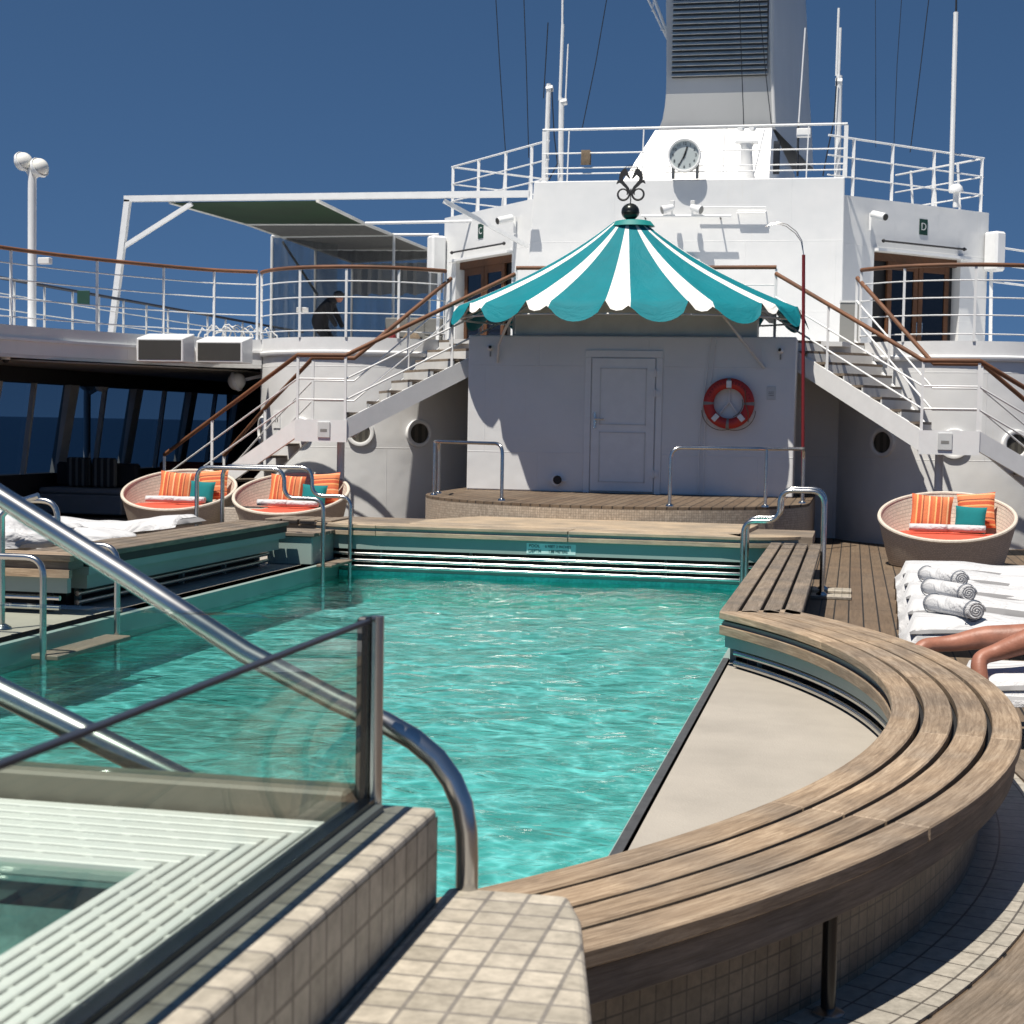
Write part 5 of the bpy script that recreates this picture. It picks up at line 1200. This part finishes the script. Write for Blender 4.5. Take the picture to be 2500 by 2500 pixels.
def curtainp(a, b, z0, z1, nm, mat, amp=.06):
    q = MB(); n = 26; vs = []
    a = Vector(a); b = Vector(b); dd_ = (b-a); nn = Vector((-dd_.y, dd_.x, 0)).normalized()
    for i in range(n+1):
        f = i/n; p = a+dd_*f+nn*amp*math.sin(i*1.9)
        zz0 = z0+.03*math.sin(i*1.3)
        vs += [(p.x, p.y, zz0), (p.x, p.y, z1)]
    q.add(vs, [(2*i, 2*i+2, 2*i+3, 2*i+1) for i in range(n)]); return q.build(nm, mat, tn, smooth=True, recalc=False)
curtainp(bl_, (bl_.x+1.0, bl_.y+1.5, 0), 2.87, zt, 'net_curtain', 'netting', .03)
curtainp(Q(770, 608), Q(1050, 610), 2.87, zt, 'net_curtain', 'netting', .03)
curtainp(Q(860, 645), Q(1085, 640), 4.85, zt, 'rolled_cloth', 'netroof', .10)
p = P(985, 770, y=31.5); t = T('grey_crate_stack', 'stack of grey crates behind the left rounded wall railing', 'crate', (p.x, 31.5, 2.87))
for i, (dx, w_, z0, h_) in enumerate(((-.42, .84, 0, .45), (.42, .66, 0, .5), (-.36, .9, .46, .4), (.45, .6, .51, .34))): MB().box(p.x+dx, p.x+dx+w_-.04, 31.4, 32.1, 2.88+z0, 2.88+z0+h_).build('crate', 'crate', t, bevel=.02)
p = P(948, 790, y=30.5); tag(MB().sphere((p.x, 30.5, 3.2), .24, 18, (.75, .5, 1.1)).build('red_fender', 'darkred', smooth=True), 'dark red rounded fender beside the grey crates', 'fender')
p = P(990, 800, y=30.5); tag(MB().sphere((p.x+.1, 30.6, 3.2), .22, 18, (.9, .5, 1.0)).build('brown_fender', 'brownrope', smooth=True), 'brown rounded fender half hidden by the left handrail', 'fender')
t = T('rope_pile', 'tangled white rope on the side deck beside the railing corner', 'rope', P(570, 815, y=24.2)); q = MB(); random.seed(3)
c0 = P(560, 812, y=23.9)
for k in range(7):
    r0 = .2+.1*random.random(); cx2 = c0.x+(-.3+.14*k); q.tube([(cx2+r0*math.cos(R(a_)), 23.9+.1*k/7, 2.9+abs(math.sin(R(a_)))*(.10+.12*random.random())) for a_ in range(0, 181, 15)], .012, 6)
q.build('strands', 'rope', t)
t = T('rope_knot', 'white rope knot tied to a post of the left curved railing', 'rope', P(740, 757, y=23.2)); q = MB(); k0 = P(740, 757, y=23.15)
for k in range(5): q.tube([(k0.x+.09*math.cos(R(a_)+k), 23.12, k0.z+.035*math.sin(R(a_)*2+k)) for a_ in range(0, 361, 30)], .010, 6)
q.build('knot', 'rope', t)

# ------------------------------------------------------------------ people
def skin_figure(name, verts, edges, radii, mat, parent=None, sub_=2, root=0):
    me = bpy.data.meshes.new(name); me.from_pydata([tuple(v) for v in verts], edges, []); me.materials.append(M[mat])
    o = bpy.data.objects.new(name, me); C.objects.link(o)
    m_ = o.modifiers.new('skin', 'SKIN'); 
    if not me.skin_vertices: 
        bpy.context.view_layer.objects.active = o
    for i, r_ in enumerate(radii):
        sv = me.skin_vertices[0].data[i]; sv.radius = (r_, r_) if not isinstance(r_, tuple) else r_; sv.use_root = (i == root)
    m_.use_smooth_shade = True
    s_ = o.modifiers.new('sub', 'SUBSURF'); s_.levels = sub_; s_.render_levels = sub_
    if parent: o.parent = parent; o.location = -ROOT(parent)
    return o
# crouching worker behind the railing
wp = P(795, 800, y=29.5); wx, wy, wz = wp.x, 29.5, 2.87
per_ = T('person', 'person in black clothes and dark cap bending over behind the left curved railing', 'person', (wx, wy, wz))
V = [(0, 0, .62), (-.02, 0, .80), (.10, 0, 1.00), (.20, 0, 1.10), (.27, -.02, 1.14), (.36, -.02, 1.16),   # pelvis..head
     (.16, -.18, 1.02), (.24, -.20, .78), (.34, -.16, .58), (.16, .18, 1.02), (.26, .2, .78), (.36, .15, .58),
     (-.02, -.12, .58), (.16, -.14, .34), (.0, -.14, .06), (.12, -.14, .03), (-.02, .12, .58), (.16, .14, .34), (.0, .14, .06), (.12, .14, .03)]
E_ = [(0, 1), (1, 2), (2, 3), (3, 4), (4, 5), (2, 6), (6, 7), (7, 8), (2, 9), (9, 10), (10, 11), (0, 12), (12, 13), (13, 14), (14, 15), (0, 16), (16, 17), (17, 18), (18, 19)]
Rr = [.16, .17, .17, .11, .06, .05, .07, .055, .045, .07, .055, .045, .10, .075, .055, .04, .10, .075, .055, .04]
skin_figure('clothed_body', [(wx+v[0]*1.1-.1, wy+v[1], wz+v[2]*.95+.0) for v in V], E_, [r_*1.05 for r_ in Rr], 'cloth', per_)
hd = Vector((wx+.27, wy-.02, wz+1.13)); q = MB(); q.sphere(hd, .10, 20, (.85, .75, 1.05)); q.sphere(hd+Vector((.075, -.03, -.02)), .022, 8); q.build('head', 'skin', per_, smooth=True)
q = MB(); q.sphere(hd+Vector((-.01, 0, .035)), .108, 20, (.95, .8, .8)); q.box(hd.x+.05, hd.x+.17, hd.y-.07, hd.y+.07, hd.z+.045, hd.z+.06); q.build('cap', 'iron', per_, smooth=True)

# ================================================================== DAYBEDS
def daybed_local():
    t = T('wicker_daybed', '', 'daybed', (0, 0, 0), 'round wicker daybeds')
    R0, R1 = .66, .81
    def hz(x, y, z, j): return z*(1+.42*(y/R1)*(1 if z > .05 else 0))
    MB().lathe([(R0, .01), (.70, .15), (.75, .35), (R1, .60), (R1-.035, .60), (.70, .38), (.62, .25), (.0001, .25)], n=64, hz=hz, cap=False).build('shell', 'wicker', t, smooth=True, recalc=True, world=False)
    MB().tube([((R1-.018)*math.cos(2*math.pi*i/64), (R1-.018)*math.sin(2*math.pi*i/64), hz(0, R1*math.sin(2*math.pi*i/64), .60, 0)) for i in range(64)], .024, 8, closed=True).build('rim', 'wickrim', t, smooth=True, world=False)
    MB().lathe([(.0001, .26), (.67, .26), (.71, .30), (.70, .36), (.62, .39), (.0001, .40)], n=48, cap=False).build('seat_cushion', 'redcush', t, smooth=True, world=False)
    return t
def pillow_mesh(w_, h_, th):
    q = MB(); n = 14; vs = []; fs = []
    for side in (1, -1):
        for j in range(n+1):
            for i in range(n+1):
                x = -1+2*i/n; z = -1+2*j/n
                pu = (1-abs(x)**3.2)*(1-abs(z)**3.2); pu = max(pu, 0)**.55
                ex = 1-.07*(1-abs(z)**2)*abs(x); ez = 1-.07*(1-abs(x)**2)*abs(z)
                vs.append((x*w_/2*ex, side*-th/2*pu, z*h_/2*ez))
    m_ = (n+1)**2
    for sd_ in (0, 1):
        for j in range(n):
            for i in range(n):
                a = sd_*m_+j*(n+1)+i; f = (a, a+1, a+n+2, a+n+1); fs.append(f if sd_ == 0 else f[::-1])
    return q.add(vs, fs)
def pillow(label, loc, w_, h_, mat, rx, rz, ry=0, th=.15):
    o = pillow_mesh(w_, h_, th).build('pillow', mat, smooth=True, recalc=False, auto=False); o.location = loc; o.rotation_euler = (R(rx), R(ry), R(rz)); tag(o, label, 'pillow'); return o
def towel_roll(label, loc, L, r_, rz, line=True, name='rolled_towel'):
    t = T(name, label, 'towel', loc); t.rotation_euler = (0, 0, R(rz))
    q = MB(); n = 20; rings_ = []
    m_ = 64; vs = []
    # spiral cross section swept along x
    for i in range(m_+1):
        a = i/m_*2*math.pi*3.4; rr = r_*(1-.86*i/m_)
        vs.append((rr*math.cos(a), rr*math.sin(a)*.86))
    pts = []
    k = 7
    for xx in range(k+1):
        x = -L/2+L*xx/k; s_ = 1-.05*(abs(xx-k/2)/(k/2))**4
        for (a, b) in vs: pts.append((x, a*s_, b*s_))
    w1 = len(vs)
    q.add(pts, [(i*w1+j, i*w1+j+1, (i+1)*w1+j+1, (i+1)*w1+j) for i in range(k) for j in range(w1-1)])
    o = q.build('roll', 'towel', t, smooth=True, recalc=False, auto=False, world=False)
    so_ = o.modifiers.new('solid', 'SOLIDIFY'); so_.thickness = r_*.20; so_.offset = -1
    if line:
        for sgn in (-1, 1): MB().tube([(sgn*L*.44, r_*1.015*math.cos(R(a)), r_*.87*math.sin(R(a))) for a in range(0, 360, 20)], .0035, 5, closed=True).build('piping', 'stitch', t, world=False)
    return t
d0 = daybed_local()
beds = [((-9.35, 21.2), 'leftmost', 8), ((-7.62, 21.05), 'middle', 4), ((1.12, 19.8), 'right', -4)]
for i, ((x, y), nm, rz) in enumerate(beds):
    d_ = d0 if i == 0 else copytree(d0)
    d_.location = (x, y, 0); d_.rotation_euler = (0, 0, R(rz))
    d_['label'] = {'leftmost': 'round wicker daybed with orange and teal pillows at the far left by the dark lounge', 'middle': 'round wicker daybed behind the pool ladder below the left staircase', 'right': 'round wicker daybed behind the sunbeds on the right'}[nm]
    who = {'leftmost': 'on the leftmost daybed', 'middle': 'on the daybed behind the pool ladder', 'right': 'on the right hand daybed'}[nm]
    pillow('orange striped pillow standing left %s' % who, (x-.17, y+.28, .62), .50, .46, 'pstripe', -16, rz+4, 4)
    pillow('orange striped pillow standing at the back right %s' % who, (x+.36, y+.36, .66), .46, .46, 'pstripeh', -18, rz-8, -5)
    pillow('teal pillow leaning in front of the striped ones %s' % who, (x+.28, y+.14, .56), .37, .34, 'tealcush', -18, rz-4, 2, .13)
    towel_roll('white rolled towel lying left %s' % who, (x-.22, y-.12, .465), .44, .060, rz+2, False)
    towel_roll('white rolled towel lying right %s' % who, (x+.22, y-.14, .465), .44, .060, rz-2, False)
t = T('wicker_side_table', 'small square cream wicker side table between the two left daybeds', 'side table', (-8.5, 20.9, 0)); a = P(540, 1240, y=20.6); b = P(637, 1240, y=20.6)
MB().box(a.x, b.x, 20.6, 21.0, 0, .40).build('body', 'wicker', t, bevel=.01); MB().box(a.x+.03, b.x-.03, 20.63, 20.97, .402, .408).build('glass_top', 'screen', t)
# ================================================================== SUNBEDS
def sunbed(label, x, y, first, flat=True):
    t = T('sunbed', label, 'sunbed', (x, y, 0), 'white sunbeds side by side')
    L, W_ = 2.0, .62
    q = MB()
    for yy in (-W_/2, W_/2-.035): q.box(.10, L, yy, yy+.035, .24, .29)
    for xx in (.10, .62, 1.3, L-.035): q.box(xx, xx+.035, -W_/2+.035, W_/2-.035, .245, .285)
    q.build('frame', 'trim', t, world=False)
    for xx in (.16, 1.6):
        for yy in (-W_/2, W_/2-.04): MB().box(xx, xx+.045, yy, yy+.04, 0, .24).build('leg', 'trim', t, world=False)
    def pad(zo, th, x0, x1, w2, nm, mat, wob=.012, drop=.0):
        nx_, ny_ = 40, 12; vs = []; fs = []
        random.seed(int(x*10+y*7))
        ph = random.random()*6
        for top_ in (1, 0):
            for i in range(nx_+1):
                for j in range(ny_+1):
                    fx = i/nx_; fy = -1+2*j/ny_
                    xx = x0+(x1-x0)*fx; yy = fy*w2/2
                    r_ = min(1, (1-abs(fy)**6))*min(1, (1-abs(2*fx-1)**24))
                    hump = .05*math.sin(min(1, fx*2.2)*math.pi)*.5 + (.24*max(0, (fx-.62))*1.2)
                    z = zo+hump+(th*(max(r_, 0)**.5) if top_ else 0)+wob*math.sin(fx*23+ph+fy*2)*math.sin(fy*3+ph)*.6*top_
                    z -= drop*(abs(fy)**5)*(1 if fx < .6 else .6)+(.0 if fx > .04 else .04*drop/.05)
                    vs.append((xx, yy, z))
        m_ = (nx_+1)*(ny_+1)
        for k in (0, 1):
            for i in range(nx_):
                for j in range(ny_):
                    a = k*m_+i*(ny_+1)+j; f = (a, a+ny_+1, a+ny_+2, a+1); fs.append(f if k == 0 else f[::-1])
        for i in range(nx_):
            for j in (0, ny_):
                a = i*(ny_+1)+j; fs.append((a, a+ny_+1, a+ny_+1+m_, a+m_))
        for j in range(ny_):
            for i in (0, nx_): a = i*(ny_+1)+j; fs.append((a, a+1, a+1+m_, a+m_))
        return MB().add(vs, fs).build(nm, mat, t, smooth=True, world=False, auto=False)
    pad(.30, .055, .06, L-.02, W_-.02, 'mattress', 'sofa', .004)
    pad(.345, .045, .0, L*.96, W_+.03, 'towel_cover', 'towel', .012, .13)
    return t
ys = [15.2, 14.2, 13.1, 12.0, 10.85]
for i, y in enumerate(ys):
    sunbed('white towelled sunbed, %s of the row on the right' % ('farthest', 'second', 'third', 'fourth', 'fifth')[i], P(2180+3*i, 1400, y=y).x+.02, y, i == 0)
sunbed('nearest white sunbed on the right with the bare legs on it', .54, 8.6, False)
for i, y in ((1, ys[2]), (2, ys[3]), (3, ys[4])): 
    q = towel_roll('white towel roll with grey piping, %s of three on the right sunbeds' % ('farthest', 'middle', 'nearest')[i-1], (P(2285+14*i, 1450, y=y).x, y-.05, .462), .50, .078, -58)
# person lying, legs towards the pool
lp = T('person', 'person lying on the nearest right sunbed, only bare feet and lower legs in view', 'person', (1.0, 8.6, .42))
a1 = P(2255, 1570, y=8.95); 
def pp(u, v, y): return P(u, v, y=y)
V = [pp(3300, 1500, 8.75), pp(2900, 1515, 8.95), pp(2620, 1545, 8.97), pp(2470, 1557, 8.97), pp(2400, 1556, 8.97), pp(2325, 1571, 8.97), pp(2285, 1573, 8.95), pp(2258, 1575, 8.92), pp(2232, 1602, 8.88),
     pp(2900, 1540, 8.45), pp(2620, 1535, 8.4), pp(2540, 1553, 8.4), pp(2480, 1575, 8.4), pp(2425, 1596, 8.4), pp(2386, 1606, 8.36), pp(2392, 1646, 8.32), pp(2396, 1682, 8.30),
     pp(3800, 1450, 8.75), pp(4100, 1430, 8.75), pp(4250, 1400, 8.75), pp(2208, 1628, 8.86), pp(2398, 1706, 8.29)]
E_ = [(0, 1), (1, 2), (2, 3), (3, 4), (4, 5), (5, 6), (6, 7), (7, 8), (0, 9), (9, 10), (10, 11), (11, 12), (12, 13), (13, 14), (14, 15), (15, 16), (0, 17), (17, 18), (18, 19), (8, 20), (16, 21)]
Rr = [.13, .085, .062, .066, .058, .042, .037, .040, .036, .085, .060, .064, .052, .040, .040, .038, .036, .15, .06, .10, (.040, .018), (.018, .040)]
skin_figure('body', V, E_, [(q_*1.18 if not isinstance(q_, tuple) else (q_[0]*1.15, q_[1]*1.15)) for q_ in Rr], 'skin', lp, 2, 0)
# toes on the near foot and the far foot
for base, dr, nm in ((V[21], Vector((.0, -.01, -1)), 'toes'), (V[20], Vector((-.8, -.1, -.5)), 'toes')):
    q = MB()
    for k in range(5):
        o_ = Vector((.0, .016*(k-2), .0)) if nm and dr.z > -.9 else Vector((.011*(k-2), .008*(k-2), 0)); r_ = (.013, .010, .0095, .009, .008)[k]; s_ = base+o_-dr*.02; q.tube([s_, s_+dr*.03*(1-.08*k), s_+dr*.048*(1-.1*k)], [r_, r_, r_*.6], 8)
    q.build(nm, 'skin', lp, smooth=True)
# left towels / sunbed
for i, (x, y, rz) in enumerate(((-8.6, 12.9, 0), (-8.3, 14.7, 0))):
    t = sunbed('white towel covered sunbed behind the left bench, %s' % ('nearer to the ladder' if i == 0 else 'farther one beside the teak top'), x, y, False); t.rotation_euler = (0, 0, R(0)); t.location = (x, y, .18)
t = T('towel_heap', 'heap of crumpled white towels behind the left ladder', 'towels', (-7.9, 12.2, .3))
def heap(cx, cy, cz, sx, sy, sz, seed):
    q = MB(); n1_, n2_ = 34, 16; vs = []; random.seed(seed); ph = [random.random()*6 for _ in range(6)]
    for i in range(n1_):
        a = 2*math.pi*i/n1_
        for j in range(n2_+1):
            b = math.pi/2*j/n2_; x, y, z = math.cos(a)*math.cos(b), math.sin(a)*math.cos(b), math.sin(b)
            k = 1+.10*math.sin(5*x+ph[0]+3*z)+.07*math.sin(9*y+ph[1]+4*x)+.05*math.sin(15*z+7*x+ph[2]); vs.append((cx+x*sx*k, cy+y*sy*k, cz+z*sz*k))
    return q.add(vs, [(i*(n2_+1)+j, ((i+1) % n1_)*(n2_+1)+j, ((i+1) % n1_)*(n2_+1)+j+1, i*(n2_+1)+j+1) for i in range(n1_) for j in range(n2_)])
heap(-7.35, 12.3, .5, .8, .3, .33, 1).build('towel', 'towel', t, smooth=True, auto=False)
heap(-7.8, 12.35, .5, .5, .25, .55, 5).build('towel', 'towel', t, smooth=True, auto=False)
tag(heap(-6.75, 13.0, .5, .55, .4, .13, 9).build('loose_towel', 'towel', smooth=True, auto=False), 'loose flat white towel draped beside the left bench top', 'towel')
tag(MB().box(-8.0, -7.2, 14.6, 15.3, 0, .50).build('folded_backrest', 'weave', bevel=.02), 'grey woven sunbed end behind the left bench', 'sunbed')

# ================================================================== HOT TUB IN THE FOREGROUND
tub = T('hot_tub', 'tiled raised hot tub with white overflow grille and glass screens in the near left corner', 'hot tub', (-1.6, 2, 0))
GX = -.855; OX = -.725; FY_ = 2.80; TZ = .90
q = MB(); q.box(GX-.02, OX, -1.0, FY_, 0, TZ); q.build('side_wall', 'fgtile', tub, bevel=.012, seg=3)
MB().box(-4.2, GX-.021, 2.715, FY_-.002, 0, .935).build('far_wall', 'olive', tub, bevel=.006)
# outer tiled cheek (UV tiles)
MB().add([(OX+.003, -1, 0.0), (OX+.003, FY_-.01, 0.0), (OX+.003, FY_-.01, TZ-.014), (OX+.003, -1, TZ-.014)], [(0, 1, 2, 3)], [[(-1, 0), (FY_, 0), (FY_, .886), (-1, .886)]]).build('cheek_tiles', 'fgside', tub)
MB().box(GX-.004, GX+.028, -1.0, FY_-.06, TZ+.001, TZ+.022).build('glass_channel', 'blackgloss', tub)
MB().box(GX+.028, GX+.045, -1.0, FY_-.06, TZ+.001, TZ+.012).build('channel_lip', 'grey', tub)
MB().box(GX+.006, GX+.016, -1.0, FY_-.065, TZ+.022, 1.24).build('glass_panel', 'clear', tub)
MB().box(GX+.004, GX+.018, -1.0, FY_-.065, 1.241, 1.247).build('glass_edge', 'darkrail', tub)
MB().box(-4.2, GX-.01, FY_-.05, FY_-.04, .936, 1.24).build('glass_panel', 'clear', tub)
MB().box(-4.2, GX-.01, FY_-.052, FY_-.038, 1.241, 1.2445).build('glass_edge', 'clear', tub)
q = MB(); q.box(GX-.010, GX+.010, FY_-.062, FY_-.03, TZ, 1.250); q.build('corner_seal', 'blackgloss', tub, bevel=.004)
MB().tube([(GX+.0235, FY_-.045, TZ), (GX+.0235, FY_-.045, 1.252)], .0130, 16).build('corner_post', 'steel', tub, smooth=True)
# grille: slats with slots, mitred corner
GZ = .885; xi = -1.09; yi = 2.34; n = 8
q = MB(); yo = 2.71; xo_ = GX-.03
for k in range(n):
    w0 = k/n; w1 = (k+.74)/n; w2 = (k+1)/n
    xa = xi+(xo_-xi)*w0; xb = xi+(xo_-xi)*w1; xc = xi+(xo_-xi)*w2; ya = yi+(yo-yi)*w0; yb = yi+(yo-yi)*w1; yc = yi+(yo-yi)*w2
    MB().box(xa, xb, -.2, ya-.002, GZ-.03, GZ).build('grille_slat', 'tub_grille', tub, bevel=.002)
    MB().box(-3.8, xb, ya, yb, GZ-.03, GZ).build('grille_slat', 'tub_grille', tub, bevel=.002)
    off_ = .03*(k % 3)
    for i in range(32):
        x = xi-.02-off_-i*.09; q.box(x-.014, x, yb, yc, GZ-.028, GZ-.004)
        y = yi-.02-off_-i*.09
        if y > -.1: q.box(xb, xc, y-.014, y, GZ-.028, GZ-.004)
q.build('grille_ties', 'tub_grille', tub)
MB().box(-3.8, GX-.03, yi, 2.71, GZ-.08, GZ-.04).build('grille_tray', 'slot', tub); MB().box(xi, GX-.03, -.2, yi, GZ-.08, GZ-.04).build('grille_tray', 'slot', tub)
q = MB(); q.box(xi-.02, xi, -.2, yi, .2, GZ-.031); q.box(-3.8, xi, yi, yi+.02, .2, GZ-.031); q.box(xi-.22, xi-.02, -.2, yi-.2, .2, .72); q.box(-3.8, xi-.22, yi-.2, yi, .2, .72); q.box(-3.8, xi-.22, -.2, yi-.2, .15, .30)
q.build('basin', 'tubtile', tub)
wt = MB().add([(-3.8, -.2, .876), (xi-.001, -.2, .876), (xi-.001, yi-.001, .876), (-3.8, yi-.001, .876)], [(0, 1, 2, 3)]).build('tub_water', 'tubwater', tub, recalc=False)
# step block right of the tub
sbk = T('tiled_step', 'beige tiled step block beside the hot tub wall at the bottom of the photo', 'step', (-.6, 2.4, 0))
SZ = .735
MB().prism([(OX+.004, -1), (-.30, -1), (-.345, 2.25), (-.445, 2.74), (-.49, 2.87), (OX+.004, 2.87)], 0, SZ).build('block', 'fgtile', sbk, bevel=.014, seg=3)
# handrails climbing beside the tub
def tubrail(label, pts, r_):
    t = T('hot_tub_handrail', label, 'handrail', pts[-1], 'thick steel handrails by the hot tub'); MB().tube(pts, r_, 20).build('rail', 'steel', t, smooth=True)
    return t
ry_ = 2.86
pts = [P(u, v, y=ry_) for u, v in ((-700, 760), (0, 1212), (300, 1400), (600, 1594), (820, 1710), (940, 1765), (1010, 1805), (1065, 1852), (1103, 1905), (1128, 1965), (1138, 2030), (1140, 2100))]
pts.append(Vector((pts[-1].x, ry_, SZ-.01)))
tubrail('long bent stainless handrail crossing the pool and ending on the tiled step', pts, .0215)
ry2 = 2.90
pts = [P(u, v, y=ry2) for u, v in ((-700, 1310), (0, 1688), (250, 1812), (500, 1935), (640, 2010))]
tubrail('lower thick stainless handrail going down behind the hot tub at the left edge', pts, .027)
